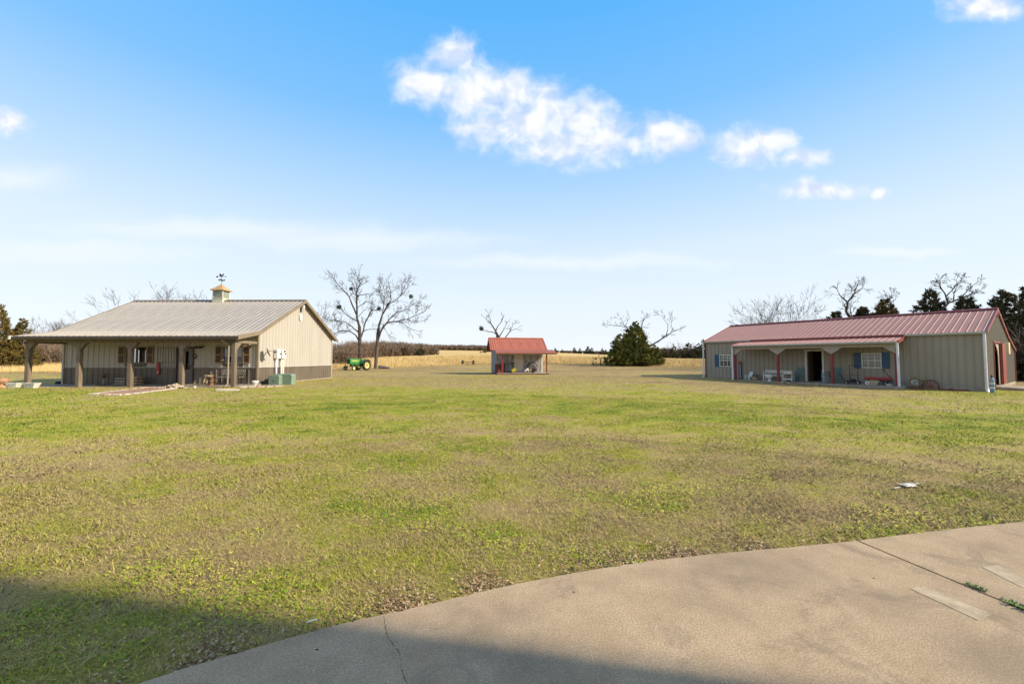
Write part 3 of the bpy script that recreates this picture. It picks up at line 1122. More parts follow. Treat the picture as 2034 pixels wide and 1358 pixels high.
# door
mb = MB()
mb.box(door[0], door[0] + .07, -.05, .08, 0.002, door[3])
mb.box(door[1] - .07, door[1], -.05, .08, 0.002, door[3])
mb.box(door[0] + .071, door[1] - .071, -.05, .08, door[3] - .07, door[3])
dr = mb.build('door', DOORFRAME, LB)
mb = MB()
mb.box(door[0] + .075, door[0] + .22, 0.0, .045, .02, door[3] - .075)
mb.box(door[1] - .22, door[1] - .075, 0.0, .045, .02, door[3] - .075)
mb.box(door[0] + .221, door[1] - .221, 0.0, .045, .02, .80)
mb.box(door[0] + .221, door[1] - .221, 0.0, .045, 1.82, door[3] - .075)
mb.build('door_leaf', DOORBROWN, dr)
mb = MB()
mb.add([(door[0] + .22, .02, .8), (door[1] - .22, .02, .8), (door[1] - .22, .02, 1.82), (door[0] + .22, .02, 1.82)], [(0, 1, 2, 3)])
mb.build('pane', GLASS, dr)
mb = MB()
mb.cyl((door[1] - .15, -.01, .98), (door[1] - .15, -.07, .98), .022, 10)
mb.cyl((door[1] - .15, -.06, .98), (door[1] - .25, -.06, .98), .012, 8)
mb.build('handle', IRON, dr)
# wall fixtures
mb = MB()
mb.tube([(7.62, -.06, 2.0), (7.70, -.10, 2.06), (7.85, -.10, 2.02), (7.97, -.06, 2.08)], .03, 8)
for x in (7.60, 7.86):
    mb.lathe([(0.001, .0), (.045, .0), (.07, .10), (.05, .14), (.001, .14)], 12, (x, -.14, 1.95))
mb.build('wall_lamp', IRON, LB)
mb = MB()
mb.tube([(7.5 + .09 * math.cos(a), -.06, 1.56 + .09 * math.sin(a)) for a in np.linspace(R(200), R(-70), 12)], .022, 6)
mb.box(7.44, 7.54, -.07, -.035, 1.38, 1.47)
mb.build('lantern_hook', IRON, LB)
# cupola
cx, cyy, cz = 5.55, DL / 2, RIDGE - 0.12
mb = MB()
mb.box(cx - .34, cx + .34, cyy - .34, cyy + .34, cz - .12, cz + .24)
mb.box(cx - .365, cx + .365, cyy - .365, cyy + .365, cz + .241, cz + .29)
cu = mb.build('cupola', CUPOLA, LB)
mb = MB()
for sx in (-1, 1):
    for sy in (-1, 1):
        mb.box(cx + sx * .31 - .03, cx + sx * .31 + .03, cyy + sy * .31 - .03, cyy + sy * .31 + .03, cz + .291, cz + .76)
mb.build('corner_post', CUPOLA, cu)
for k in range(4):
    mb = MB()
    a = k * math.pi / 2
    rot = Matrix.Rotation(a, 3, 'Z')
    for i in range(9):
        z = cz + .33 + i * .048
        c = rot @ Vector((0, -.305, 0)) + Vector((cx, cyy, z))
        mb.obox(c, (.555, .02, .046), rot @ Matrix.Rotation(R(35), 3, 'X'))
    mb.obox(rot @ Vector((0, -.27, 0)) + Vector((cx, cyy, cz + .52)), (.555, .012, .44), rot)
    mb.build('louver_panel', LOUVER, cu)
mb = MB()
mb.add([(cx - .46, cyy - .46, cz + .77), (cx + .46, cyy - .46, cz + .77), (cx + .46, cyy + .46, cz + .77), (cx - .46, cyy + .46, cz + .77), 
        (cx - .46, cyy - .46, cz + .80), (cx + .46, cyy - .46, cz + .80), (cx + .46, cyy + .46, cz + .80), (cx - .46, cyy + .46, cz + .80),
        (cx - .20, cyy - .20, cz + 1.03), (cx + .20, cyy - .20, cz + 1.03), (cx + .20, cyy + .20, cz + 1.03), (cx - .20, cyy + .20, cz + 1.03), (cx, cyy, cz + 1.25)],
       [(0, 3, 2, 1), (0, 1, 5, 4), (1, 2, 6, 5), (2, 3, 7, 6), (3, 0, 4, 7), (4, 5, 9, 8), (5, 6, 10, 9), (6, 7, 11, 10), (7, 4, 8, 11), (8, 9, 12), (9, 10, 12), (10, 11, 12), (11, 8, 12)])
mb.build('cupola_roof', COPPER, cu)
mb = MB()
vz = cz + 1.22
mb.cyl((cx, cyy, vz), (cx, cyy, vz + .64), .014, 8)
mb.lathe([(0.001, -.05), (.04, -.02), (.05, 0), (.04, .03), (.001, .05)], 10, (cx, cyy, vz + .27))
for dx, dy in ((1, .25), (-1, -.25), (.25, -1), (-.25, 1)):
    mb.cyl((cx, cyy, vz + .29), (cx + dx * .13, cyy + dy * .13, vz + .29), .008, 6)
    mb.prism([(-.04, -.05), (.04, -.05), (.04, .05), (-.04, .05)], .012, lambda a, b, c, dx=dx, dy=dy: (cx + dx * .15 + a, cyy + dy * .15 + c, vz + .29 + b))
mb.cyl((cx - .34, cyy, vz + .52), (cx + .31, cyy, vz + .52), .010, 6)
mb.prism([(-.39, -.05), (-.24, -.03), (-.26, .06), (-.39, .02)], .015, lambda a, b, c: (cx + a, cyy + c, vz + .52 + b))
mb.prism([(.22, -.03), (.34, 0), (.22, .03)], .015, lambda a, b, c: (cx + a, cyy + c, vz + .52 + b))
# rooster-like figure on the arrow
mb.prism([(-.14, .02), (.06, .02), (.12, .10), (.13, .20), (.09, .22), (.05, .12), (-.04, .12), (-.10, .22), (-.16, .20), (-.17, .10)], .015, lambda a, b, c: (cx + a, cyy + c, vz + .52 + b))
mb.build('weather_vane', IRON, cu)
# gable fittings
mb = MB()
y0 = 4.35
mb.box(WL + .03, WL + .10, y0 - .05, y0 + .05, 4.50, 4.95)
mb.build('lamp_bracket', DKMETAL, LB)
mb = MB()
mb.lathe([(0.001, .0), (.06, .0), (.07, .16), (.05, .22), (.001, .22)], 12, (WL + .17, y0 + .12, 4.72))
mb.cyl((WL + .03, y0 + .12, 4.88), (WL + .17, y0 + .12, 4.88), .03, 8)
mb.build('flood_light', WHITEM, LB)
mb = MB()
mb.prism([(.15 * math.cos(a), .24 * math.sin(a)) for a in np.linspace(0, 2 * math.pi, 20, endpoint=False)], .04, lambda a, b, c: (WL + .03 + c, y0 + a, 4.14 + b))
o = mb.build('oval_plaque', WHITEM, LB)
mb = MB()
mb.prism([(.07 * math.cos(a), .10 * math.sin(a)) for a in np.linspace(0, 2 * math.pi, 14, endpoint=False)], .02, lambda a, b, c: (WL + .071 + c, y0 + a, 4.14 + b))
mb.build('plaque_centre', CUPOLA, o)
# electric boxes
for (ya, yb, zb, zt, k) in ((1.45, 1.82, 1.42, 1.97, 0), (1.96, 2.34, 1.41, 1.95, 1)):
    mb = MB()
    mb.box(WL + .035, WL + .26, ya, yb, zb, zt)
    b_ = mb.build('meter_box', UTIL, LB, bevel=.012)
    mb = MB()
    mb.box(WL + .261, WL + .275, ya + .04, yb - .04, zb + .05, zt - .05)
    mb.build('box_cover', UTIL, b_)
    mb = MB()
    mb.cyl((WL + .27, (ya + yb) / 2 + .06, zb + .28), (WL + .32, (ya + yb) / 2 + .06, zb + .28), .045, 12)
    if k:
        mb.box(WL + .276, WL + .29, ya + .1, ya + .28, zt - .16, zt - .04)
    mb.build('meter_dial', DKMETAL, b_)
    mb = MB()
    mb.cyl((WL + .14, (ya + yb) / 2 - .08, -.2), (WL + .14, (ya + yb) / 2 - .08, zb), .045, 10)
    if k:
        mb.cyl((WL + .14, (ya + yb) / 2 + .12, -.2), (WL + .14, (ya + yb) / 2 + .12, zb), .045, 10)
    mb.build('conduit', WHITEM, b_, smooth=True)
# satellite dish
dm = Vector((0.75, 0.5, 0.35)).normalized()
q = Vector((0, 0, 1)).rotation_difference(dm).to_matrix()
c0 = Vector((WL + .38, 0.25, 1.75))
mb = MB()
mb.lathe([(0.001, .0), (.12, .012), (.2, .035), (.27, .07), (.275, .075), (.27, .082), (.2, .048), (.12, .026), (.001, .014)], 20, c0, q)
ds = mb.build('satellite_dish', UGREY, LB, smooth=True)
mb = MB()
mb.tube([c0, c0 - dm * .08, (WL + .2, .25, 1.55), (WL + .03, .25, 1.35)], .022, 8)
mb.build('dish_mast', UGREY, ds)
mb = MB()
lnb = c0 + dm * .42 + Vector((0, 0, -.12))
mb.tube([c0 + q @ Vector((0, -.2, .05)), lnb], .014, 6)
mb.obox(lnb, (.09, .07, .12), q)
mb.build('dish_arm', DKMETAL, ds)

# ================================================================== right building
SRX, SRY = 15.8, 34.1
LRx, WR = 15.2, 8.54
FR = 0.03
RB = thing('red_roofed_barn', 'long sage green metal barn with faded red roof and red-posted porch', 'building', (SRX, SRY, FR), math.atan2(-0.816, 0.578))
RE, RR = 2.96, 4.40
rslope = (RR - RE) / (WR / 2)
LT = 3.4   # lean-to depth behind
rz_ = lambda w: RR - rslope * abs(w - WR / 2)
LTZ = 2.15
def gz(w):
    return rz_(w) if w <= WR else RE - (RE - LTZ) * (w - WR) / LT
rdoor = (7.05, 8.12, 0.0, 2.13)
rw1 = (1.15, 2.08, 0.93, 1.84)
rw2 = (10.08, 11.04, 0.96, 1.86)
f2 = lambda s, d, z: (s, -d, z)
r2 = lambda s, d, z: (LRx + d, s, z)
l2 = lambda s, d, z: (-d, s, z)
gdoor = (2.5, 5.1, 0.02, 2.42)
siding(RB, SAGE, LRx, 0.0, lambda s: RE - .03, f2, [rdoor, rw1, rw2], depth=.03)
siding(RB, SAGE, WR + LT, 0.0, lambda s: gz(s) - .03, r2, [gdoor], breaks=[WR / 2, WR], depth=.03)
siding(RB, SAGE, WR + LT, 0.0, lambda s: gz(s) - .03, l2, breaks=[WR / 2, WR], depth=.03)
siding(RB, SAGE, LRx, 0.0, lambda s: LTZ - .03, lambda s, d, z: (s, WR + LT + d, z), depth=.03)
mb = MB()
mb.box(-.02, LRx + .03, -.02, WR + LT + .02, -.42, -.003)
mb.build('foundation', CONC, RB)
mb = MB()
mb.box(0.2, LRx - 3.0, 3.2, 3.3, 0, 2.8)
mb.build('inner_wall', INTERIOR, RB)
roof_sheets(RB, REDROOF, -.06, LRx + .10, (-.10, rz_(-.10)), (WR / 2, RR), depth=.019)
roof_sheets(RB, REDROOF, -.06, LRx + .10, (WR + .05, rz_(WR + .05)), (WR / 2, RR), depth=.019)
roof_sheets(RB, REDROOF, -.06, LRx + .10, (WR + LT + .12, gz(WR + LT + .12)), (WR - .03, RE - .03), depth=.019)
mb = MB()
mb.prism([(-.2, -.035), (0, .045), (.2, -.035), (.2, -.02), (0, .062), (-.2, -.02)], LRx + .2, lambda a, b, c: (c - .08, WR / 2 + a, RR + .03 + b))
mb.build('ridge_cap', REDTRIM, RB)
for xr in (-.11, LRx + .075):
    for a, b in (((-.12, rz_(-.12)), (WR / 2, RR)), ((WR / 2, RR), (WR, RE)), ((WR, RE), (WR + LT + .12, gz(WR + LT + .12)))):
        mb = MB()
        mb.prism([(a[0], a[1] + .05), (b[0], b[1] + .05), (b[0], b[1] - .12), (a[0], a[1] - .12)], 0.04, lambda u, v, t, x=xr: (x + t, u, v))
        mb.build('rake_trim', REDTRIM, RB)
for (x, y, z) in ((LRx + .02, 0.03, RE - .1), (LRx + .02, WR + LT, LTZ - .08), (0, 0.03, RE - .1), (0, WR + LT, LTZ - .08)):
    mb = MB()
    mb.box(x - .05, x + .05, y - .05, y + .05, -.0, z)
    mb.build('corner_trim', REDTRIM, RB)
P0, P1, PD = 2.97, 12.14, 1.70
gut = lambda x0, x1, y, z, m, par=RB: MB().prism([(y - .12, z), (y - .12, z - .07), (y - .09, z - .11), (y - .003, z - .11), (y - .003, z), (y - .015, z), (y - .015, z - .09), (y - .105, z - .07), (y - .105, z)], x1 - x0, lambda a, b, c: (c + x0, a, b)).build('gutter', m, par)
gut(-.1, P0 + .55, -.12, rz_(-.12) + .0, GALV)
gut(P1 - .02, LRx + .08, -.12, rz_(-.12) + .0, GALV)
mb = MB()
mb.box(P0 + .56, P1 - .03, -.135, -.10, rz_(-.12) - .14, rz_(-.12) + .0)
mb.build('eave_trim', REDTRIM, RB)
# porch roof
PZ0, PZ1 = 2.50, 2.80
roof_sheets(RB, REDROOF, P0, P1, (-PD, PZ0), (-.04, PZ1), depth=.019, name='porch_roof_panel')
gut(P0 - .04, P1 + .0, -PD, PZ0 + .0, GALV)
for xr in (P0 - .045, P1 + .003):
    mb = MB()
    mb.prism([(-PD - .02, PZ0 + .05), (-.04, PZ1 + .05), (-.04, PZ1 - .13), (-PD - .02, PZ0 - .13)], 0.04, lambda u, v, t, x=xr: (x + t, u, v))
    mb.build('porch_rake_trim', REDTRIM, RB)
mb = MB()
mb.add([(P0 + .01, -.05, PZ1 - .10), (P1 - .01, -.05, PZ1 - .10), (P1 - .01, -PD + .02, PZ0 - .06), (P0 + .01, -PD + .02, PZ0 - .06)], [(0, 1, 2, 3)])
mb.build('porch_ceiling', SAGEB, RB)
mb = MB()
mb.box(P0 + .06, P1 - .04, -1.56, -1.44, PZ0 - .30, PZ0 - .10)
mb.build('porch_beam', SAGEB, RB)
mb = MB()
mb.box(P0 + .06, P1 - .04, -1.55, -1.45, PZ0 - .325, PZ0 - .302)
mb.build('beam_trim', REDTRIM, RB)
for i, s in enumerate((3.12, 5.98, 9.02, 12.02)):
    mb = MB()
    mb.box(s - .065, s + .065, -1.565, -1.435, -.25, PZ0 - .326)
    p = mb.build('porch_post', REDPOST, RB, bevel=.006)
    for sg, on in ((-1, i > 0), (1, i < 3)):
        if on:
            mb = MB()
            mb.prism([(.0, PZ0 - .70), (.0, PZ0 - .30), (.50, PZ0 - .30), (.50, PZ0 - .335)], .03, lambda a, b, c, sg=sg, s=s: (s + sg * a, -1.60 + c, b))
            mb.build('gusset', SAGEB, p)
            mb = MB()
            mb.beam((s + sg * .02, -1.58, PZ0 - .715), (s + sg * .50, -1.58, PZ0 - .35), .06, .018)
            mb.build('gusset_trim', REDTRIM, p)
mb = MB()
mb.box(P0 - .05, P1 + .1, -1.85, -.021, -.42, -.012)
mb.build('porch_slab', CONC, RB)
for (pts) in ([(-.10, -.17, rz_(-.1) - .1), (-.10, -.17, .12), (-.13, -.26, .02)],
              [(LRx + .0, -.17, rz_(-.1) - .1), (LRx + .0, -.15, -.05), (LRx + .05, -.27, -.22)],
              [(P0 + .02, -PD - .05, PZ0 - .1), (P0 + .02, -1.66, PZ0 - .3), (P0 + .03, -1.66, .06), (P0 - .02, -1.76, -.08)],
              [(P1 - .02, -PD - .05, PZ0 - .1), (P1 - .02, -1.68, PZ0 - .3), (P1 + .0, -1.68, -.08), (P1 + .05, -1.78, -.18)]):
    mb = MB()
    mb.tube(pts, .062, 8)
    mb.build('downspout', DOWNW, RB, smooth=False)
for op in (rw1, rw2):
    window(RB, op, f2, WHITEM, 0.045, (3, 4), blind=(1.4 if op is rw1 else .9))
    shutter(RB, op[0] - .37, op[0] - .012, op[2] - .03, op[3] + .03, f2, BLUESH, BLUESH)
    shutter(RB, op[1] + .012, op[1] + .37, op[2] - .03, op[3] + .03, f2, BLUESH, BLUESH)
mb = MB()
mb.box(rdoor[0] - .0, rdoor[0] + .10, -.06, .10, .002, rdoor[3])
mb.box(rdoor[1] - .10, rdoor[1], -.06, .10, .002, rdoor[3])
mb.box(rdoor[0] + .101, rdoor[1] - .101, -.06, .10, rdoor[3] - .10, rdoor[3])
dd = mb.build('door_frame', WHITEW, RB)
mb = MB()
mb.box(rdoor[0] + .11, rdoor[0] + .15, .12, .95, .02, 2.02)
mb.build('door_leaf', WOODD, dd)
# things dimly seen inside the doorway
mb = MB()
mb.box(7.2, 8.0, 2.2, 2.6, .72, .76)
for x in (7.25, 7.95):
    mb.box(x - .03, x + .03, 2.25, 2.31, .01, .72)
t_ = mb.build('work_table', WOODP)
t_.parent = None
t_.matrix_world = Matrix.Translation((SRX, SRY, FR)) @ Matrix.Rotation(math.atan2(-0.816, 0.578), 4, 'Z')
tag(t_, 'plain wooden table dimly seen inside the open barn doorway', 'table')
# ceiling lights and fan
for s in (4.4, 11.15):
    mb = MB()
    mb.lathe([(.05, .10), (.06, .02), (.11, 0), (.12, -.05), (.06, -.10), (.001, -.11)], 14, (s, -.85, PZ0 + .02))
    mb.build('ceiling_light', WHITEM, RB, smooth=True)
mb = MB()
mb.cyl((7.0, -.85, PZ0 + .1), (7.0, -.85, PZ0 - .04), .05, 12)
fan = mb.build('ceiling_fan', BROWNTRIM, RB)
for k in range(3):
    mb = MB()
    a = k * 2.1 + .4
    mb.lathe([(.02, .03), (.05, 0), (.065, -.05), (.03, -.09), (.001, -.09)], 12, (7 + .16 * math.cos(a), -.85 + .16 * math.sin(a), PZ0 - .03))
    mb.build('lamp_shade', WHITEM, fan, smooth=True)
for k in range(4):
    mb = MB()
    a = k * math.pi / 2 + .25
    mb.obox((7 + .36 * math.cos(a), -.85 + .36 * math.sin(a), PZ0 - .0), (.5, .11, .012), Matrix.Rotation(a, 3, 'Z') @ Matrix.Rotation(.2, 3, 'X'))
    mb.build('fan_blade', WOODD, fan)
# gable door
s0, s1, z0, z1 = gdoor
mb = MB()
mb.box(LRx - .08, LRx + .06, s0 - .08, s0, 0, z1)
mb.box(LRx - .08, LRx + .06, s1, s1 + .08, 0, z1)
mb.box(LRx - .08, LRx + .06, s0 - .08, s1 + .08, z1 + .001, z1 + .09)
gd = mb.build('barn_door_frame', REDTRIM, RB)
mb = MB()
arch = [(s1, 0.02), (s1, z1)] + [(s0 + .2, z1), (s0 + .2, z1 - .1)] + [(s1 - .5 - .9 * (1 - math.sin(a)), z1 - .6 + .5 * math.cos(R(90) - a)) for a in np.linspace(R(90), 0, 7)]
mb.prism([(s1 - .001, .02), (s1 - .001, z1 - .01), (s0 + 1.0, z1 - .01), (s0 + 1.5, z1 - .12), (s1 - .55, z1 - .4), (s1 - .35, z1 - .8), (s1 - .32, .02)], .03, lambda a, b, c: (LRx - .05 + c, a, b))
mb.build('door_panel', SAGEB, gd)
mb = MB()
mb.box(LRx + .065, LRx + .11, s1 + .10, s1 + 1.55, .06, z1 + .02)
lf = mb.build('barn_door_leaf', REDTRIM, gd)
mb = MB()
mb.box(LRx - .6, LRx - .55, s0 + .35, s0 + .62, .02, 1.9)
mb.build('ladder_rail', WOODP, gd)
mb = MB()
mb.box(LRx + .04, LRx + .22, 6.95, 7.5, 1.80, 2.52)
mb.build('wall_cabinet_lamp', pm('cream_plastic', (0.60, 0.50, 0.30), .5, .06, 4), RB, bevel=.03)
mb = MB()
mb.prism([(.14 * math.cos(a), .16 * math.sin(a)) for a in np.linspace(0, 2 * math.pi, 14, endpoint=False)], .05, lambda a, b, c: (LRx + .04 + c, WR / 2 + a, RR - .32 + b))
mb.build('gable_vent', REDTRIM, RB)
# loading ramp
mb = MB()
mb.add([(LRx + .04, 2.3, .0), (LRx + .04, 5.4, .0), (LRx + 4.6, 5.4, -.28), (LRx + 4.6, 2.3, -.28), (LRx + .04, 2.3, -.45), (LRx + .04, 5.4, -.45), (LRx + 4.6, 5.4, -.45), (LRx + 4.6, 2.3, -.45)],
       [(0, 1, 2, 3), (7, 6, 5, 4), (0, 3, 7, 4), (1, 5, 6, 2), (0, 4, 5, 1), (3, 2, 6, 7)])
mb.build('ramp', CONC, RB)
RBM = Matrix.Translation((SRX, SRY, FR)) @ Matrix.Rotation(math.atan2(-0.816, 0.578), 4, 'Z')
LBM = Matrix.Translation((-25.1, 23.42, FL)) @ Matrix.Rotation(R(-1.24), 4, 'Z')
RRZ = math.atan2(-0.816, 0.578)


def rpos(s, w, z=0.0):
    return tuple(RBM @ Vector((s, w, z)))


def lpos(s, w, z=0.0):
    return tuple(LBM @ Vector((s, w, z)))


# ================================================================== shed
SA = R(10)
SH = thing('tin_shed', 'small weathered tin shed with red metal roof and open porch', 'shed', (-1.55, 40.2, 0.235), SA)
SW, SD = 4.6, 3.4
SHM = Matrix.Translation((-1.55, 40.2, 0.235)) @ Matrix.Rotation(SA, 4, 'Z')


def spos(x, y, z=0.0):
    return tuple(SHM @ Vector((x, y, z)))


SRD, SBK = 3.42, 2.27
sroof = lambda y: SRD - (SRD - SBK) * abs(y - SD / 2) / (SD / 2)
sdoor = (1.75, 2.65, 0.0, 1.82)
siding(SH, TIN, SW, 0, lambda s: sroof(0) - .02, lambda s, d, z: (s, -d, z), [sdoor], pitch=.1, sheet=.66, depth=.016)
siding(SH, TINBLUE, SD, 0, lambda s: sroof(s) - .02, lambda s, d, z: (-d, s, z), breaks=[SD / 2], pitch=.1, sheet=.66, depth=.016)
siding(SH, TIN, SD, 0, lambda s: sroof(s) - .02, lambda s, d, z: (SW + d, s, z), breaks=[SD / 2], pitch=.1, sheet=.66, depth=.016)
siding(SH, TIN, SW, 0, lambda s: sroof(SD) - .02, lambda s, d, z: (s, SD + d, z), pitch=.1, sheet=.66, depth=.016)
roof_sheets(SH, SHEDRED, -.5, SW + .45, (-.12, sroof(-.12)), (SD / 2, SRD), pitch=.23, sheet=.92, depth=.025)
roof_sheets(SH, SHEDRED, -.5, SW + .45, (SD + .3, sroof(SD + .3)), (SD / 2, SRD), pitch=.23, sheet=.92, depth=.025)
roof_sheets(SH, SHEDRED, -.2, SW + 1.0, (-1.75, 1.93), (-.05, 2.22), pitch=.23, sheet=.92, depth=.025, name='porch_roof_panel')
mb = MB()
mb.prism([(-.14, -.08), (0, .03), (.14, -.08), (.14, -.06), (0, .05), (-.14, -.06)], SW + .99, lambda a, b, c: (c - .52, SD / 2 + a, SRD + .02 + b))
mb.build('ridge_cap', SHEDRED, SH)
for xr in (-.54, SW + .46):
    for a, b in (((-.12, sroof(-.12)), (SD / 2, SRD)), ((SD / 2, SRD), (SD + .3, sroof(SD + .3)))):
        mb = MB()
        mb.prism([(a[0], a[1] + .04), (b[0], b[1] + .04), (b[0], b[1] - .1), (a[0], a[1] - .1)], .035, lambda u, v, t, x=xr: (x + t, u, v))
        mb.build('rake_trim', SHEDRED, SH)
mb = MB()
mb.box(-.22, SW + 1.02, -1.80, -1.755, 1.84, 1.955)
mb.build('porch_fascia', SHEDRED, SH)
mb = MB()
mb.box(-.2, SW + 1.0, -1.74, -1.70, 1.75, 1.90)
mb.build('porch_rafter_tie', WOODG, SH)
mb = MB()
mb.box(.3, SW + .3, -1.45, -1.35, 1.76, 1.88)
mb.build('porch_beam', WOODD, SH)
for x in (.42, SW + .06):
    mb = MB()
    mb.box(x - .055, x + .055, -1.455, -1.345, 0.002, 1.758)
    mb.build('porch_post', REDPOST, SH, bevel=.006)
for i in range(11):
    mb = MB()
    y0 = -1.62 + i * .145
    mb.box(-.05, SW + .32, y0, y0 + .137, -.04, 0.0)
    mb.build('deck_board', DECK, SH)
mb = MB()
mb.box(-.03, SW + .3, -1.6, SD, -.24, -.041)
mb.build('deck_frame', WOODD, SH)
mb = MB()
mb.box(sdoor[0], sdoor[1], -.03, .01, .01, sdoor[3])
sd = mb.build('door', CREAMD, SH)
for i in range(4):
    mb = MB()
    x = sdoor[0] + .03 + i * .215
    mb.box(x, x + .2, -.042, -.031, .04, sdoor[3] - .03)
    mb.build('door_board', CREAMD, sd)
mb = MB()
mb.box(SW - .12, SW + .02, -.035, -.017, 0, 2.2)
mb.build('corner_board', WHITEW, SH)

# ================================================================== bare trees, cedars, woods


TW = 0.019


def grow(mb, rnd, p, d, length, r, depth, spread, wig, up, nseg=4, kids=(2, 3)):
    pts, rads = [p.copy()], [r]
    cur, dd = p.copy(), d.copy()
    for i in range(nseg):
        dd = (dd + Vector((rnd.gauss(0, wig), rnd.gauss(0, wig), rnd.gauss(0, wig) + up))).normalized()
        cur = cur + dd * (length / nseg)
        pts.append(cur.copy())
        rads.append(r * (1 - 0.55 * (i + 1) / nseg) if depth > 0 else r * (1 - 0.8 * (i + 1) / nseg))
    mb.tube(pts, rads, 6 if r > .06 else (4 if r > .025 else 3), cap=False)
    if depth <= 0:
        return
    n = rnd.randint(*kids)
    for k in range(n):
        i = rnd.randint(max(1, nseg // 2), nseg)
        if k == 0:
            i = nseg
        bp = pts[i]
        bd = (pts[i] - pts[i - 1]).normalized()
        ax = bd.orthogonal().normalized()
        ax.rotate(Matrix.Rotation(rnd.uniform(0, 6.28), 3, bd))
        nd = bd.copy()
        nd.rotate(Matrix.Rotation(rnd.uniform(0.35, 1.0) * spread * (0.5 if k == 0 else 1), 3, ax))
        grow(mb, rnd, bp, nd, length * rnd.uniform(.6, .85), max(rads[i] * rnd.uniform(.65, .9), TW), depth - 1, spread, wig, up, max(3, nseg - 1), kids)


def limb_path(pts, rnd, scale, base, rough=.10, depthv=0.0):
    """pts: (x,z) metres in the tree's main plane -> 3D points with gentle wander in depth"""
    out = []
    yv = 0.0
    for i, (x, z) in enumerate(pts):
        if i:
            yv += depthv * math.hypot(x - pts[i - 1][0], z - pts[i - 1][1]) + rnd.gauss(0, rough)
        out.append(Vector((x, yv, z)))
    return out


def twig_up(mb, rnd, path, r0, r1, every, length, depth, spread=.9, wig=.16, up=.05, start=.35, nside=7):
    # smooth path
    P = []
    for i in range(len(path) - 1):
        for k in range(4):
            P.append(path[i].lerp(path[i + 1], k / 4))
    P.append(path[-1])
    P = [p + Vector((rnd.gauss(0, .02), rnd.gauss(0, .02), rnd.gauss(0, .02))) * min(1, length) if 0 < i < len(P) - 1 else p for i, p in enumerate(P)]
    n = len(P)
    r0, r1 = r0 * 1.1, r1 * 1.4
    rads = [r0 + (r1 - r0) * (i / (n - 1)) ** .8 for i in range(n)]
    mb.tube(P, rads, nside, cap=False)
    acc = 0
    for i in range(1, n):
        t_ = i / (n - 1)
        acc += (P[i] - P[i - 1]).length
        if t_ < start:
            acc = 0
            continue
        while acc > every:
            acc -= every
            bd = (P[i] - P[i - 1]).normalized()
            ax = bd.orthogonal().normalized()
            ax.rotate(Matrix.Rotation(rnd.uniform(0, 6.28), 3, bd))
            nd = bd.copy()
            nd.rotate(Matrix.Rotation(rnd.uniform(.5, 1.2) * spread, 3, ax))
            grow(mb, rnd, P[i], nd, length * rnd.uniform(.5, 1.1), max(rads[i] * .55, TW * 1.3), depth, spread, wig, up, 4)
    bd = (P[-1] - P[-2]).normalized()
    grow(mb, rnd, P[-1], bd, length * .8, max(r1 * .9, TW * 1.2), depth, spread, wig, up, 4)


def mistletoe(parent, c, r, seed, mat=None):
    rg = np.random.default_rng(seed)
    n = 260
    d = rg.normal(size=(n, 3))
    d /= np.linalg.norm(d, axis=1)[:, None]
    p = np.array(c) + d * (rg.random((n, 1)) ** .4) * r
    s = r * .28
    a = rg.normal(size=(n, 3)) * s
    b = rg.normal(size=(n, 3)) * s
    v = np.stack([p, p + a, p + b], 1).reshape(-1, 3)
    o = link('mistletoe_clump', np_mesh('mistletoe_clump', v, np.arange(n * 3).reshape(-1, 3), mat or GREENP), parent)
    return o


def limb_tree(name, label, loc, limbs, seed, mat=BARK, twig=(.55, 1.5, 2), group=None, mist=()):
    rnd = random.Random(seed)
    t = thing(name, label, 'tree', loc, 0, group)
    mbt, mbc = MB(), MB()
    for k, L in enumerate(limbs):
        pts, r0, r1, dv = L
        path = limb_path(pts, rnd, 1, None, .05, dv)
        if k == 0:
            trunk = path
        else:
            # start in the depth of the parent it leaves
            best = min(all_pts, key=lambda q: (Vector((q.x, 0, q.z)) - Vector((path[0].x, 0, path[0].z))).length)
            sh = best.y - path[0].y
            path = [Vector((q.x, q.y + sh, q.z)) for q in path]
        if k == 0:
            all_pts = []
        for i in range(len(path) - 1):
            for j in range(6):
                all_pts.append(path[i].lerp(path[i + 1], j / 6))
        if k == 0:
            cut = max(2, len(path) // 3)
            twig_up(mbt, rnd, path[:cut + 1], r0, r0 + (r1 - r0) * cut / (len(path) - 1), 99, .1, 0, start=2, nside=9)
            twig_up(mbc, rnd, path[cut:], r0 + (r1 - r0) * cut / (len(path) - 1), r1, twig[0], twig[1], twig[2])
        else:
            twig_up(mbc, rnd, path, r0, r1, twig[0], twig[1], twig[2])
    mbt.build('trunk', mat, t, smooth=True)
    me = MBfast(mbc, 'crown', mat)
    link('crown', me, t)
    for i, (x, z, r) in enumerate(mist):
        mistletoe(t, (x, 0, z), r, seed + i)
    return t


def MBfast(mb, name, mat):
    me = bpy.data.meshes.new(name)
    me.from_pydata(mb.v, [], mb.f)
    me.materials.append(mat)
    me.polygons.foreach_set('use_smooth', [True] * len(me.polygons))
    return me


def cpx(pts, trunkx, basey, k):
    return [((a - trunkx) * k, (basey - b) * k) for a, b in pts]


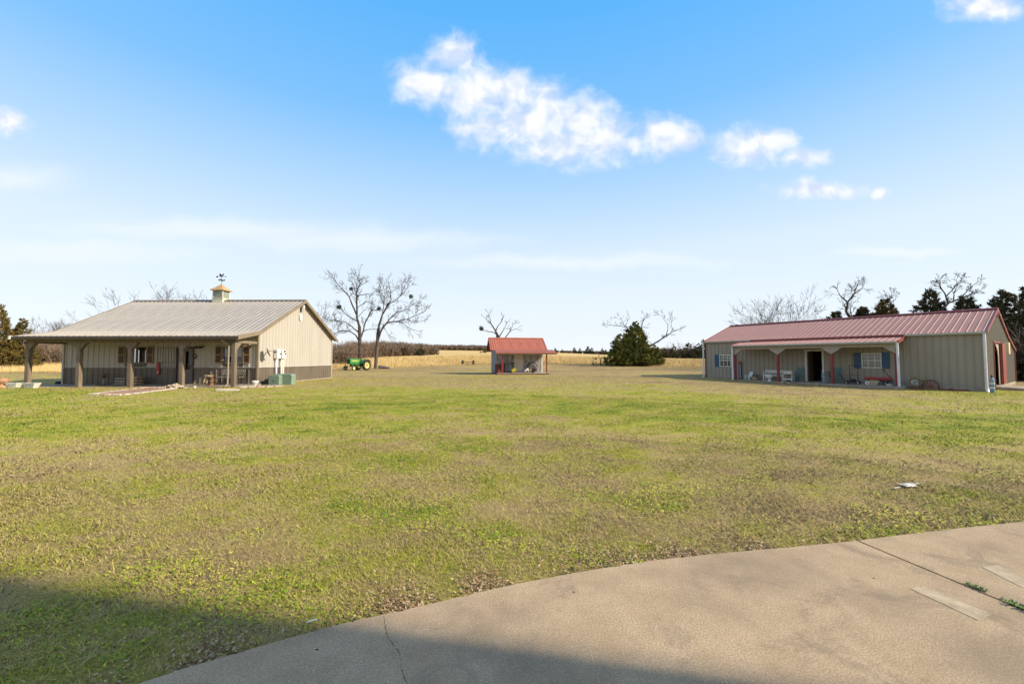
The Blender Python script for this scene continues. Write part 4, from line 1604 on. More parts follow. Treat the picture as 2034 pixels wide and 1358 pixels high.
# two tall trees by the tractor
k1 = .0121
c1 = lambda p: cpx(p, 655, 1205, k1)
T1 = [(c1([(655, 1215), (652, 1000), (645, 870), (640, 700), (612, 600), (605, 400), (600, 260), (640, 180), (605, 110)]), .24, .03, .0),
      (c1([(642, 880), (590, 800), (500, 750), (420, 745), (335, 775)]), .10, .02, .15),
      (c1([(640, 780), (560, 700), (500, 650), (400, 640)]), .10, .02, -.3),
      (c1([(618, 640), (540, 600), (470, 560), (400, 500), (380, 470)]), .09, .02, .3),
      (c1([(606, 560), (560, 450), (530, 350), (470, 280), (400, 200), (350, 140)]), .12, .02, -.2),
      (c1([(650, 860), (670, 760), (690, 650), (750, 510)]), .11, .06, .2),
      (c1([(672, 760), (720, 735), (800, 735), (838, 730)]), .06, .02, -.2),
      (c1([(604, 330), (700, 310), (760, 300), (800, 260)]), .06, .015, .3),
      (c1([(601, 300), (620, 240), (690, 200)]), .06, .015, -.3),
      (c1([(606, 480), (680, 440), (740, 400)]), .05, .012, -.4),
      (c1([(612, 600), (660, 520), (700, 450)]), .05, .012, .5),
      (c1([(603, 380), (560, 260), (520, 160)]), .05, .012, .4)]
z_ = tz(-21.8, 60)
limb_tree('bare_tree', 'tall bare tree rising behind the green tractor', (-21.8, 60, z_), T1, 21, twig=(.40, .85, 3), mist=[((395 - 655) * k1, (1205 - 470) * k1, .32), ((535 - 655) * k1, (1205 - 250) * k1, .28)], group='bare trees by the tractor')
k2 = .0124
c2 = lambda p: cpx(p, 828, 1205, k2)
T2 = [(c2([(826, 1215), (840, 1000), (850, 850), (856, 730), (880, 640), (905, 560), (960, 470), (1010, 380), (1000, 280), (980, 190)]), .23, .025, .0),
      (c2([(850, 890), (890, 770), (930, 690), (1000, 650), (1110, 640), (1210, 620), (1290, 590), (1400, 545)]), .15, .02, -.1),
      (c2([(866, 800), (900, 730), (980, 600), (1060, 520), (1160, 480), (1290, 380)]), .13, .02, .25),
      (c2([(905, 560), (1000, 440), (1150, 350), (1240, 260)]), .09, .015, -.3),
      (c2([(862, 700), (890, 600), (900, 440), (840, 290), (820, 210)]), .09, .015, .2),
      (c2([(1110, 640), (1180, 690), (1270, 740)]), .05, .012, .3),
      (c2([(930, 720), (985, 790), (1000, 830)]), .04, .01, -.4),
      (c2([(1000, 300), (1060, 240), (1110, 190)]), .05, .012, .4),
      (c2([(900, 440), (930, 320), (920, 220)]), .05, .012, -.3),
      (c2([(1150, 350), (1170, 260), (1210, 180)]), .05, .012, .3),
      (c2([(1210, 620), (1290, 660), (1380, 640)]), .05, .012, .3)]
z_ = tz(-20.2, 62)
limb_tree('bare_tree', 'bare tree spreading to the right, right of the tractor', (-20.2, 62, z_), T2, 33, mat=BARK2, twig=(.40, .85, 3), mist=[((855 - 828) * k2, (1205 - 485) * k2, .3), ((965 - 828) * k2, (1205 - 435) * k2, .25), ((1240 - 828) * k2, (1205 - 340) * k2, .3)], group='bare trees by the tractor')
# tree behind the shed
k3 = .00888
c3 = lambda p: cpx(p, 760, 960, k3)
T3 = [(c3([(760, 975), (748, 700), (735, 470), (705, 400), (645, 310), (570, 240)]), .22, .02, .0),
      (c3([(718, 400), (740, 340), (790, 280), (800, 230)]), .07, .012, .2),
      (c3([(725, 460), (680, 430), (600, 420), (545, 403)]), .07, .015, -.2),
      (c3([(742, 520), (800, 430), (820, 390), (860, 320)]), .07, .012, -.3),
      (c3([(746, 600), (860, 480), (910, 400), (955, 310)]), .09, .015, .3),
      (c3([(640, 305), (635, 240), (610, 175)]), .05, .012, .2),
      (c3([(912, 400), (985, 380)]), .04, .012, -.2)]
limb_tree('bare_tree', 'small bare tree with a ball of mistletoe behind the shed', (-1.55, 51, tz(-1.5, 51)), T3, 41, twig=(.40, .5, 2), mist=[((515 - 760) * k3, (960 - 378) * k3, .27)])
# broken bare tree through the cedar
k5 = .01543
c5 = lambda p: cpx(p, 720, 1045, k5)
T5 = [(c5([(720, 1055), (725, 900), (735, 760), (740, 640), (760, 540), (790, 450)]), .30, .02, .0),
      (c5([(722, 920), (820, 830), (950, 750), (1050, 680), (1130, 630), (1210, 600)]), .20, .02, -.1),
      (c5([(1040, 680), (1070, 600), (1070, 540), (1010, 445)]), .08, .012, .2),
      (c5([(738, 680), (690, 590), (560, 570), (470, 550), (370, 540)]), .12, .015, .2),
      (c5([(560, 570), (520, 500), (500, 470)]), .05, .01, -.2),
      (c5([(880, 790), (830, 740), (800, 690)]), .06, .01, .4),
      (c5([(560, 572), (600, 490), (610, 455)]), .05, .01, .3),
      (c5([(1130, 630), (1090, 540), (1100, 490)]), .05, .01, -.3)]
limb_tree('bare_tree', 'dark bare tree with one long limb leaning right, growing through the cedar', (24.2, 79.5, tz(24.2, 79.5)), T5, 52, twig=(.5, .75, 3))


def bare_tree(label, loc, h, spread, seed, mat=BARK, stems=1, depth=5, group=None, r=.22, up=.04, lean=(0, 0)):
    rnd = random.Random(seed)
    t = thing('bare_tree', label, 'tree', loc, rnd.uniform(0, 6), group)
    mbt, mbc = MB(), MB()
    for s in range(stems):
        a = rnd.uniform(0, 6.28)
        d = Vector((math.cos(a) * .35 * (stems > 1) + lean[0], math.sin(a) * .35 * (stems > 1) + lean[1], 1)).normalized()
        p = Vector((math.cos(a) * .2 * (stems > 1), math.sin(a) * .2 * (stems > 1), -.1))
        tl = h * (.30 if stems == 1 else .22)
        pts = [p + d * tl * i / 3 + Vector((rnd.gauss(0, .05), rnd.gauss(0, .05), 0)) * (i > 0) for i in range(4)]
        mbt.tube(pts, [r * (1 - .1 * i) for i in range(4)], 8, cap=False)
        for k in range(4):
            b = a + k * 1.6 + rnd.uniform(-.4, .4)
            nd = (d + Vector((math.cos(b), math.sin(b), 0)) * spread * rnd.uniform(.4, 1.0)).normalized()
            grow(mbc, rnd, pts[-1] - d * rnd.uniform(0, tl * .3), nd, h * .27 * rnd.uniform(.8, 1.15), r * .55, depth - 1, .75 * (.6 + spread * .5), .12, up, 5, (2, 3))
    mbt.build('trunk', mat, t, smooth=True)
    link('crown', MBfast(mbc, 'crown', mat), t)
    return t


def pxy(px, Y):
    return (px - CX) / F * Y


def bt(label, px, Y, top, **kw):
    X = pxy(px, Y)
    z = tz(X, Y)
    hh = (HOR - top) * Y / F + HC - z
    return bare_tree(label, (X, Y, z), hh, kw.pop('spread', .7), **kw)


bt('bare tree peeking past the right eave of the tan workshop', 640, 70, 600, seed=5, spread=.9, depth=7, stems=2)
bt('bare tree behind the workshop roof, just left of the cupola', 388, 70, 572, seed=6, spread=.8, depth=7, stems=2, mat=BARK2)
bt('bare tree behind the workshop roof, farther left of the cupola', 330, 72, 574, seed=8, spread=.9, depth=7, stems=2, mat=BARK2)
for i, (px, top) in enumerate(((62, 632), (98, 628), (128, 622), (152, 625))):
    bt(['bare tree nearest the left-edge cedar, above the workshop porch', 'second bare tree from the left-edge cedar', 'third bare tree from the left-edge cedar', 'bare tree against the left slope of the workshop roof'][i], px, 82 + i * 3, top, seed=60 + i, spread=.8, mat=BARK2, stems=1 + i % 2, group='bare trees beyond the left field')
bt('bare tree over the left half of the red barn roof, with reaching stems', 1545, 60, 580, seed=74, spread=.85, stems=3, r=.17, depth=6, mat=BARK2)
bt('short bare tree over the red barn roof near its left end', 1505, 56, 612, seed=75, spread=.8, stems=2, r=.10, depth=5, mat=BARK2)
# gnarled tree behind the red barn
kg = 50 / F / 5.223
cg = lambda p: cpx(p, 1900, 900, kg)
TG = [([(0.6, -.1), (0.4, 2.0), (0.1, 4.0), (-.9, 5.6), (-1.9, 6.4), (-2.4, 7.2), (-2.2, 8.3), (-1.5, 9.3), (-1.0, 10.4)], .30, .03, .0),
      ([(-1.5, 6.1), (-2.6, 6.3), (-3.6, 5.7), (-4.6, 5.9)], .14, .02, .2),
      ([(-.3, 4.8), (.9, 6.2), (1.6, 7.4), (2.2, 8.9)], .15, .02, -.2),
      ([(.9, 6.2), (2.2, 7.0), (3.2, 8.3)], .10, .015, .3),
      ([(-2.2, 8.3), (-3.2, 9.0), (-3.6, 9.6)], .09, .015, -.2),
      ([(-1.5, 9.3), (-.2, 10.0), (.3, 10.5)], .07, .012, .3),
      ([(.2, 3.6), (-.6, 6.0), (-.2, 7.6), (.4, 8.6)], .10, .015, .5)]
limb_tree('bare_tree', 'gnarled crooked bare tree over the middle of the red barn roof', (pxy(1722, 50), 50, tz(42, 50)), TG, 81, twig=(.34, .62, 3))
k8 = .00992
c8 = lambda p: cpx(p, 1000, 1075, k8)
T8 = [(c8([(1000, 1085), (985, 800), (1000, 560), (1025, 385), (1095, 325), (1200, 290), (1320, 240), (1440, 190)]), .20, .015, .0),
      (c8([(1085, 330), (1078, 230), (1045, 150), (1060, 90)]), .08, .012, .2),
      (c8([(1090, 250), (1140, 180), (1195, 90)]), .06, .012, -.3),
      (c8([(1150, 305), (1190, 220), (1260, 130)]), .06, .012, .3),
      (c8([(1230, 280), (1290, 190), (1360, 120)]), .06, .012, -.2),
      (c8([(1076, 220), (1020, 170), (1000, 110)]), .05, .012, -.3),
      (c8([(1200, 290), (1290, 300), (1370, 290)]), .04, .012, .3),
      (c8([(1060, 360), (1000, 300), (985, 230)]), .05, .012, .4)]
limb_tree('bare_tree', 'round-crowned bare tree over the right end of the red barn roof', (pxy(1871, 43), 43, tz(44, 43)), T8, 91, twig=(.26, .45, 3))


def needle_mat(name, a, b, c):
    m = bpy.data.materials.new(name)
    m.use_nodes = True
    t = NT(m.node_tree)
    bs = t.n['Principled BSDF']
    at = t.new('ShaderNodeAttribute', attribute_name='rnd')
    g = t.new('ShaderNodeNewGeometry')
    n = t.noise(g.outputs['Position'], .55, 4, .6)
    v = t.math('ADD', t.math('MULTIPLY', at.outputs['Fac'], .5), t.math('MULTIPLY', n, .75))
    t.set(bs.inputs['Base Color'], t.ramp(v, [(.3, a), (.6, b), (.85, c)]))
    bs.inputs['Roughness'].default_value = .75
    bs.inputs['Specular IOR Level'].default_value = .2
    return m


CEDAR = needle_mat('cedar_needles', (.028, .040, .010), (.105, .115, .022), (.26, .22, .045))
CEDARD = needle_mat('dark_cedar_needles', (.018, .024, .011), (.052, .054, .024), (.115, .092, .042))
CEDARR = needle_mat('russet_cedar_needles', (.030, .035, .010), (.105, .080, .022), (.22, .14, .035))


def cedar_mesh(h, profile, seed, n=420, leaf=.16, per=34, mat=None, squash=1.0):
    """sprays of needles spread through a cone with an uneven outline; profile(t)->radius"""
    rg = np.random.default_rng(seed)
    t = 1 - (1 - rg.random(n)) ** .58
    ang = rg.random(n) * 6.283
    lob = 1 + .18 * np.sin(ang * 3 + seed + t * 5) + .20 * np.sin(ang * 5 + t * 17 + seed * 2)
    rr = profile(t) * lob * (.35 + .65 * rg.random(n) ** .45)
    c = np.stack([rr * np.cos(ang), rr * np.sin(ang) * squash, t * h], 1)
    outd = np.stack([np.cos(ang), np.sin(ang) * squash, .15 + 1.3 * t * t], 1)
    outd /= np.linalg.norm(outd, axis=1)[:, None]
    L = ((.32 + .45 * rg.random(n)) * h * .13 + .12) * (1 - .66 * t)
    k = np.repeat(np.arange(n), per)
    N = n * per
    s = rg.random(N)
    p = c[k] + outd[k] * (s * L[k])[:, None] + rg.normal(size=(N, 3)) * (L[k] * .24 * (1 - .6 * s))[:, None]
    a = outd[k] * .8 + rg.normal(size=(N, 3)) * .65
    a /= np.linalg.norm(a, axis=1)[:, None]
    b = np.cross(a, rg.normal(size=(N, 3)))
    b /= np.linalg.norm(b, axis=1)[:, None] + 1e-9
    w = leaf * (.6 + .8 * rg.random(N))[:, None]
    v = np.stack([p - b * w * .28, p + b * w * .28, p + a * w * 1.3], 1).reshape(-1, 3)
    r = np.repeat((rg.random(n)[k] * .6 + rg.random(N) * .4), 3)
    return np_mesh('crown', v, np.arange(N * 3).reshape(-1, 3), mat, {'rnd': r})


def cedar(label, loc, h, profile, seed, mat, n=420, leaf=.16, per=34, group=None, name='cedar_tree', squash=1.0):
    t = thing(name, label, 'tree' if name == 'cedar_tree' else 'bush', loc, 0, group)
    mb = MB()
    mb.tube([(0, 0, -.1), (.05, 0, h * .3), (0, .05, h * .6), (0, 0, h * .92)], [h * .022 + .04, h * .018 + .03, h * .01 + .02, .01], 7)
    mb.build('trunk', BARK, t)
    link('crown', cedar_mesh(h, profile, seed, n, leaf, per, mat, squash), t)
    return t


cone = lambda R0, p=.85: (lambda t: R0 * (1 - t) ** p * np.clip(.55 + t * 5, 0, 1) + .08)


def ced(label, px, Y, top, R0, seed, mat=CEDARD, p=.85, **kw):
    X = pxy(px, Y)
    z = tz(X, Y)
    return cedar(label, (X, Y, z), (HOR - top) * Y / F + HC - z, cone(R0, p), seed, mat, **kw)


ced('broad green cedar standing alone left of the red barn', 1262, 77, 641, 3.4, 3, CEDAR, p=.75, n=1200, per=40, leaf=.20)
ced('shorter leafy cedar joined to the left side of the lone cedar', 1237, 76, 664, 2.6, 4, CEDAR, p=.45, n=700, per=36, leaf=.2)
ced('low rounded cedar joined to the right side of the lone cedar', 1292, 77, 686, 2.2, 5, CEDAR, p=.40, n=600, per=36, leaf=.2)
X_ = pxy(1192, 78)
cedar('scraggly reddish bush left of the lone cedar', (X_, 78, tz(X_, 78)), 1.9, lambda t: 1.6 * (1 - t) ** .4 + .1, 6, CEDARR, n=60, leaf=.13, per=14, name='bush')
ced('russet green cedar at the left edge of the photo', -8, 58, 602, 2.3, 12, CEDARR, n=650, leaf=.18)
ced('small russet cedar between the left-edge cedar and the workshop', 42, 60, 634, 1.6, 13, CEDARR, n=420, leaf=.18)
ced('dark cedar behind the red barn, under the gnarled tree on its left', 1662, 47, 620, 2.6, 14, CEDARD, n=1000, leaf=.2)
ced('dark cedar behind the red barn, right of the gnarled tree', 1762, 47, 596, 3.0, 15, CEDARR, n=1100, leaf=.2)
ced('dark cedar behind the red barn, under the gnarled trunk', 1715, 52, 610, 3.0, 16, CEDARD, n=1100, leaf=.2)
ced('spiky dark cedar left of the round-crowned bare tree', 1852, 44, 578, 2.9, 17, CEDARD, n=1000, leaf=.18)
ced('dark cedar below the round-crowned bare tree', 1922, 43, 590, 3.0, 18, CEDARD, n=1000, leaf=.18)
ced('tall dark cedar behind the far corner of the red barn', 2030, 34, 572, 3.3, 19, CEDARD, p=.45, n=1500, leaf=.16, per=44)
ced('dark cedar beyond the right edge, behind the barn', 2110, 38, 560, 3.6, 20, CEDARD, p=.45, n=1300, leaf=.16, per=40)
X_ = pxy(2040, 32.6)
bare_tree('grey leafless shrub in front of the dark cedar at right', (X_, 31.5, tz(X_, 31.5)), 4.6, 1.0, 99, mat=BARK2, stems=4, depth=5, r=.07, up=.02)

# far cedars on the ridge of the field, each its own tree
fm_ = [cedar_mesh(4.2, cone(1.35, .8), 200 + i, 110, .30, 16, CEDARD) for i in range(3)]
far = [(1103, 255, 691), (1117, 258, 693), (1131, 256, 697), (1141, 262, 690), (1152, 256, 691), (1163, 258, 696), (1168, 260, 688), (1176, 257, 690), (1196, 250, 691), (1203, 252, 694),
       (1318, 150, 690), (1338, 148, 684), (1352, 152, 693), (1368, 150, 681), (1386, 148, 683), (1398, 151, 676), (1409, 150, 680),
       (786, 135, 692), (806, 140, 694), (824, 142, 690), (836, 138, 688), (858, 150, 689), (962, 190, 692), (955, 185, 697)]
ORD = ['first', 'second', 'third', 'fourth', 'fifth', 'sixth', 'seventh', 'eighth', 'ninth', 'tenth']
for i, (px, Y, top) in enumerate(far):
    X = pxy(px, Y)
    z = tz(X, Y)
    grp = 'cedars on the far ridge right of the shed' if i < 10 else ('cedars between the lone cedar and the barn' if i < 17 else 'cedars at the foot of the left wood')
    first, cnt = (0, 10) if i < 10 else ((10, 7) if i < 17 else (17, 7))
    order = sorted(range(first, first + cnt), key=lambda q: far[q][0])
    t = thing('cedar_tree', ORD[order.index(i)] + ' small dark cedar from the left among ' + ('those on the far ridge' if i < 10 else ('those left of the barn' if i < 17 else 'those below the left wood')), 'tree', (X, Y, z), 0, grp)
    s = max(.5, ((HOR - top) * Y / F + HC - z)) / 4.2
    o = link('crown', fm_[i % 3], t)
    o.scale = (s * random.uniform(.9, 1.4), s * 1.1, s)
    o.rotation_euler.z = random.uniform(0, 6)
for i, (px, Y, top) in enumerate(((1328, 160, 678), (1350, 158, 672), (1362, 160, 676), (1378, 162, 677))):
    bt(['pale bare tree in the gap, nearest the lone cedar', 'pale bare tree in the gap, second from the lone cedar', 'pale bare tree in the gap, third from the lone cedar', 'pale bare tree in the gap, nearest the barn'][i], px, Y, top, seed=300 + i, depth=4, mat=BARK2, spread=.9, group='pale bare trees in the gap left of the barn')


def wood_mat():
    m = bpy.data.materials.new('bare_thicket')
    m.use_nodes = True
    t = NT(m.node_tree)
    bs = t.n['Principled BSDF']
    at = t.new('ShaderNodeAttribute', attribute_name='rnd')
    t.set(bs.inputs['Base Color'], t.ramp(at.outputs['Fac'], [(0, (.085, .060, .042)), (.45, (.165, .120, .085)), (.8, (.225, .165, .120)), (1, (.25, .13, .07))]))
    bs.inputs['Roughness'].default_value = .9
    bs.inputs['Specular IOR Level'].default_value = .1
    return m


WOOD = wood_mat()


def thicket(name, label, shrubs, per, seed, w0=.05):
    """shrubs: array of x,y,height ; upright forking twigs filling each crown"""
    rg = np.random.default_rng(seed)
    sh = np.asarray(shrubs)
    n = len(sh)
    k = np.repeat(np.arange(n), per)
    N = n * per
    x, y, h = sh[k, 0], sh[k, 1], sh[k, 2]
    z = terr(x, y)
    t0 = rg.random(N) ** .8 * .75
    ang = rg.random(N) * 6.283
    rad = h * .26 * np.sqrt(rg.random(N)) * (.35 + 1.2 * t0)
    p = np.stack([x + rad * np.cos(ang), y + rad * np.sin(ang), z + h * t0 * .98], 1)
    d = np.stack([np.cos(ang) * .5, np.sin(ang) * .5, .55 + .6 * rg.random(N)], 1) + rg.normal(size=(N, 3)) * .4
    d /= np.linalg.norm(d, axis=1)[:, None]
    L = h * (.10 + .22 * rg.random(N))
    L = np.where(t0 * h + L > h * 1.02, np.maximum(.05 * h, h * 1.02 - t0 * h), L)
    b = np.cross(d, rg.normal(size=(N, 3)))
    b /= np.linalg.norm(b, axis=1)[:, None] + 1e-9
    w = (w0 * (.5 + rg.random(N)) * (1.25 - t0 * .8))[:, None]
    v = np.stack([p - b * w, p + b * w, p + d * L[:, None]], 1).reshape(-1, 3)
    hue = rg.random(n)[k] * .5 + rg.random(N) * .5
    o = link(name, np_mesh(name, v, np.arange(N * 3).reshape(-1, 3), WOOD, {'rnd': np.repeat(hue, 3)}))
    return tag(o, label, 'wood', kind='stuff')


def line_shrubs(px0, px1, Y0, Y1, top0, top1, rows, dx, seed, jit=.25):
    rg = random.Random(seed)
    out = []
    for r_ in range(rows):
        px = px0
        while px < px1:
            f_ = (px - px0) / max(1, px1 - px0)
            Y = Y0 + (Y1 - Y0) * f_ + r_ * 4 + rg.uniform(-2, 2)
            X = pxy(px + rg.uniform(-3, 3), Y)
            top = top0 + (top1 - top0) * f_
            hh = (HOR - top) * Y / F + HC - tz(X, Y)
            out.append((X, Y, max(1.0, hh * rg.uniform(1 - jit, 1.06) * (.7 + .3 * (r_ + 1) / rows))))
            px += dx * rg.uniform(.7, 1.3)
    return out


thicket('thicket', 'brown leafless thicket beyond the field at far left', line_shrubs(-160, 330, 76, 84, 662, 650, 4, 11, 1), 260, 1, .045)
thicket('thicket', 'brown leafless thicket just right of the tan workshop', line_shrubs(560, 700, 68, 76, 672, 674, 4, 8, 2, .15) + line_shrubs(690, 770, 92, 120, 669, 672, 4, 7, 3, .15), 240, 2, .05)
thicket('woodland', 'leafless wood along the left side of the golden field', line_shrubs(752, 868, 120, 150, 671, 681, 5, 5, 4, .15), 200, 3, .09)
thicket('woodland', 'low leafless wood on the far ridge left of the shed', line_shrubs(862, 980, 232, 240, 682, 683, 5, 3.5, 5, .2), 140, 4, .14)
thicket('woodland', 'low leafless scrub on the far ridge right of the shed', line_shrubs(1090, 1215, 262, 262, 695, 695, 4, 3.5, 6, .2), 120, 5, .14)
thicket('woodland', 'leafless scrub between the lone cedar and the red barn', line_shrubs(1296, 1440, 152, 152, 688, 684, 4, 6, 7, .2), 160, 6, .10)

# ================================================================== grass and field stalks


def inpoly(px, py, poly):
    inside = np.zeros(len(px), bool)
    n = len(poly)
    j = n - 1
    for i in range(n):
        xi, yi = poly[i]
        xj, yj = poly[j]
        c = ((yi > py) != (yj > py)) & (px < (xj - xi) * (py - yi) / ((yj - yi) + 1e-12) + xi)
        inside ^= c
        j = i
    return inside


def footprint(M, x0, x1, y0, y1):
    return [tuple((M @ Vector((a, b, 0)))[:2]) for a, b in ((x0, y0), (x1, y0), (x1, y1), (x0, y1))]


PATHQ = [(-18.5, 21.3), (-16.6, 21.3), (-15.5, 17.6), (-15.4, 16.6), (-16.9, 16.6), (-17.6, 18.2)]
PATCHR = [(-13.75, 21.0), (-11.9, 21.9), (-12.6, 22.7), (-13.9, 22.6)]
PATIO = footprint(LBM, -9, -.26, -1.95, 4.2)
EXCL = [polyA, polyB, footprint(LBM, -.2, WL + .2, -2.0, DL), footprint(RBM, 0, LRx, 0, WR + LT), footprint(RBM, P0, P1, -1.85, 0), footprint(SHM, 0, SW, -1.5, SD), PATHQ, PATCHR, PATIO]


def blades(bands, seed):
    rg = np.random.default_rng(seed)
    V, RN, VA = [], [], []
    for (d0, d1, n, hgt, wid) in bands:
        r = np.sqrt(rg.random(n) * (d1 * d1 - d0 * d0) + d0 * d0)
        a = (rg.random(n) * 2 - 1) * R(60)
        x, y = r * np.sin(a), r * np.cos(a)
        keep = y < bnd(x) + .3
        for pl in EXCL:
            keep &= ~inpoly(x, y, pl)
        # thinner over bare soil spots
        bare = np.sin(x * 1.7 + 2.1 * np.sin(y * .9)) * np.sin(y * 2.3 + 1.4 * np.sin(x * 1.1)) + .4 * np.sin(x * 5.1) * np.sin(y * 6.3)
        keep &= rg.random(n) > np.clip(bare * 1.1 - .3, 0, .6)
        x, y, r = x[keep], y[keep], r[keep]
        n = len(x)
        z = terr(x, y) - .004
        tuft = .6 + .8 * np.clip(.5 + .5 * np.sin(x * 2.9 + np.sin(y * 3.7)) * np.sin(y * 3.1 + 1.7 * np.sin(x * 1.3)) + .3 * rg.normal(size=n), 0, 1.2)
        hh = hgt * tuft * (.5 + rg.random(n))
        an = rg.random(n) * 6.283
        ln = .5 + 1.3 * rg.random(n)
        dx, dy = np.cos(an) * ln, np.sin(an) * ln
        bx, by = -np.sin(an), np.cos(an)
        flip = rg.random(n) < .5
        bx, by = np.where(flip, np.cos(an + .9), bx), np.where(flip, np.sin(an + .9), by)
        w = wid * (.5 + rg.random(n))
        p0 = np.stack([x - bx * w, y - by * w, z], 1)
        p1 = np.stack([x + bx * w, y + by * w, z], 1)
        p2 = np.stack([x + dx * hh, y + dy * hh, z + hh], 1)
        V.append(np.stack([p0, p1, p2], 1).reshape(-1, 3))
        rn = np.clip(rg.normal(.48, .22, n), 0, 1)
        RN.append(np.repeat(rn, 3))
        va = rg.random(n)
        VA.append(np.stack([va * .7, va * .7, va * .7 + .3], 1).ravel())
    # long dead strands lying over the mat
    n = 9000
    r = np.sqrt(rg.random(n) * (10 ** 2 - 1.5 ** 2) + 1.5 ** 2)
    a = (rg.random(n) * 2 - 1) * R(58)
    x, y = r * np.sin(a), r * np.cos(a)
    keep = ~inpoly(x, y, polyA) & ~inpoly(x, y, polyB)
    x, y, r = x[keep], y[keep], r[keep]
    n = len(x)
    an = rg.random(n) * 6.283
    L = .05 + .09 * rg.random(n)
    w = .0013 * (1 + r / 5)
    z = terr(x, y) + .022 + .02 * rg.random(n)
    p0 = np.stack([x - np.sin(an) * w, y + np.cos(an) * w, z], 1)
    p1 = np.stack([x + np.sin(an) * w, y - np.cos(an) * w, z], 1)
    p2 = np.stack([x + np.cos(an) * L, y + np.sin(an) * L, z + .012 * rg.normal(size=n)], 1)
    V.append(np.stack([p0, p1, p2], 1).reshape(-1, 3))
    RN.append(np.full(n * 3, 1.25))
    VA.append(np.repeat(.7 + .3 * rg.random(n), 3))
    V = np.concatenate(V)
    return V, np.concatenate(RN), np.concatenate(VA)


V, RN, VA = blades([(1.5, 4.5, 210000, .022, .0022), (4.5, 9, 300000, .024, .0034), (9, 18, 300000, .022, .0065), (18, 36, 240000, .020, .012), (36, 90, 120000, .026, .026)], 5)
def patches(seed):
    rg = np.random.default_rng(seed)
    # low broad-leaved weeds in clumps, and dead brown leaves gathered along the driveway edge
    n = 330000
    r = np.sqrt(rg.random(n) * (11 ** 2 - 1.5 ** 2) + 1.5 ** 2)
    a = (rg.random(n) * 2 - 1) * R(58)
    x, y = r * np.sin(a), r * np.cos(a)
    f_ = np.sin(x * 1.25 + 1.1 * np.sin(y * 1.7) + 2.0) * np.sin(y * 1.9 + 1.3 * np.sin(x * .8)) + .45 * np.sin(x * 4.3 + y * 2.1) * np.sin(y * 5.2 - x)
    keep = rg.random(n) < np.clip((f_ - .2) * 1.0, 0, .8) * np.clip(1.3 - r / 11, .25, 1)
    keep &= ~inpoly(x, y, polyA) & ~inpoly(x, y, polyB)
    x, y, r = x[keep], y[keep], r[keep]
    n = len(x)
    an = rg.random(n) * 6.283
    sz = (.004 + .006 * rg.random(n)) * (1 + r / 10)
    z = terr(x, y) + .006 + .022 * rg.random(n)
    P0 = np.stack([x, y, z], 1)
    A = np.stack([np.cos(an), np.sin(an), .35 * rg.normal(size=n)], 1)
    B = np.stack([-np.sin(an), np.cos(an), .35 * rg.normal(size=n)], 1)
    V_ = np.stack([P0 - B * sz[:, None] * .7, P0 + B * sz[:, None] * .7, P0 + A * sz[:, None] * 1.7], 1).reshape(-1, 3)
    rn = np.repeat(np.clip(rg.normal(.02, .12, n), -.25, .4), 3)
    va = np.repeat(.35 + .65 * rg.random(n), 3)
    E = np.array([(p.x, p.y) for p in edgeA] + [(p.x, p.y) for p in edgeB])
    m = 22000
    i = rg.integers(0, len(E) - 1, m)
    tt = rg.random(m)[:, None]
    C = E[i] * (1 - tt) + E[i + 1] * tt
    off = np.abs(rg.normal(0, .20, m)) * (.5 + .9 * rg.random(m))
    C = C + np.stack([rg.normal(0, .05, m) - off * .25, off], 1)
    q_ = np.sin(C[:, 0] * 2.3 + 1) * np.sin(C[:, 0] * 5.1 + C[:, 1] * 3) + .5 * np.sin(C[:, 0] * 9 + C[:, 1] * 7)
    k2 = (rg.random(m) < np.clip(.22 + .42 * q_, .03, .8)) & ~inpoly(C[:, 0], C[:, 1], polyA) & ~inpoly(C[:, 0], C[:, 1], polyB)
    C = C[k2]
    m = len(C)
    an = rg.random(m) * 6.283
    sz = (.005 + .010 * rg.random(m))[:, None]
    P0 = np.stack([C[:, 0], C[:, 1], terr(C[:, 0], C[:, 1]) + .008 + .02 * rg.random(m)], 1)
    A = np.stack([np.cos(an), np.sin(an), .4 * rg.normal(size=m)], 1)
    B = np.stack([-np.sin(an), np.cos(an), .4 * rg.normal(size=m)], 1)
    L_ = np.stack([P0 - A * sz, P0 + B * sz * .5, P0 + A * sz, P0 - B * sz * .5], 1).reshape(-1, 3)
    return V_, rn, va, L_, np.repeat(rg.random(m), 4)


Vp, Rp, Ap, Lp, Lr = patches(77)
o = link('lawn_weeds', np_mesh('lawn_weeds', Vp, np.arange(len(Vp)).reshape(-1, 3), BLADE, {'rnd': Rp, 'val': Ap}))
tag(o, 'low green clover and weeds in clumps through the near lawn', 'weeds', kind='stuff')


def litter_mat():
    m = bpy.data.materials.new('dead_leaf')
    m.use_nodes = True
    t = NT(m.node_tree)
    b = t.n['Principled BSDF']
    at = t.new('ShaderNodeAttribute', attribute_name='rnd')
    t.set(b.inputs['Base Color'], t.ramp(at.outputs['Fac'], [(0, (.09, .045, .022)), (.35, (.22, .115, .055)), (.7, (.36, .24, .12)), (1, (.50, .38, .22))]))
    b.inputs['Roughness'].default_value = .85
    t.set(b.inputs['Normal'], up_normal(t, .4))
    return m


o = link('leaf_litter', np_mesh('leaf_litter', Lp, np.arange(len(Lp)).reshape(-1, 4), litter_mat(), {'rnd': Lr}))
tag(o, 'brown dead leaves and thatch along the driveway edge', 'leaves', kind='stuff')
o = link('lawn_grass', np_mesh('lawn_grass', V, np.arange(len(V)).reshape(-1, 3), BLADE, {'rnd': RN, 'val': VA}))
tag(o, 'short mixed green and straw grass covering the lawn', 'grass', kind='stuff')


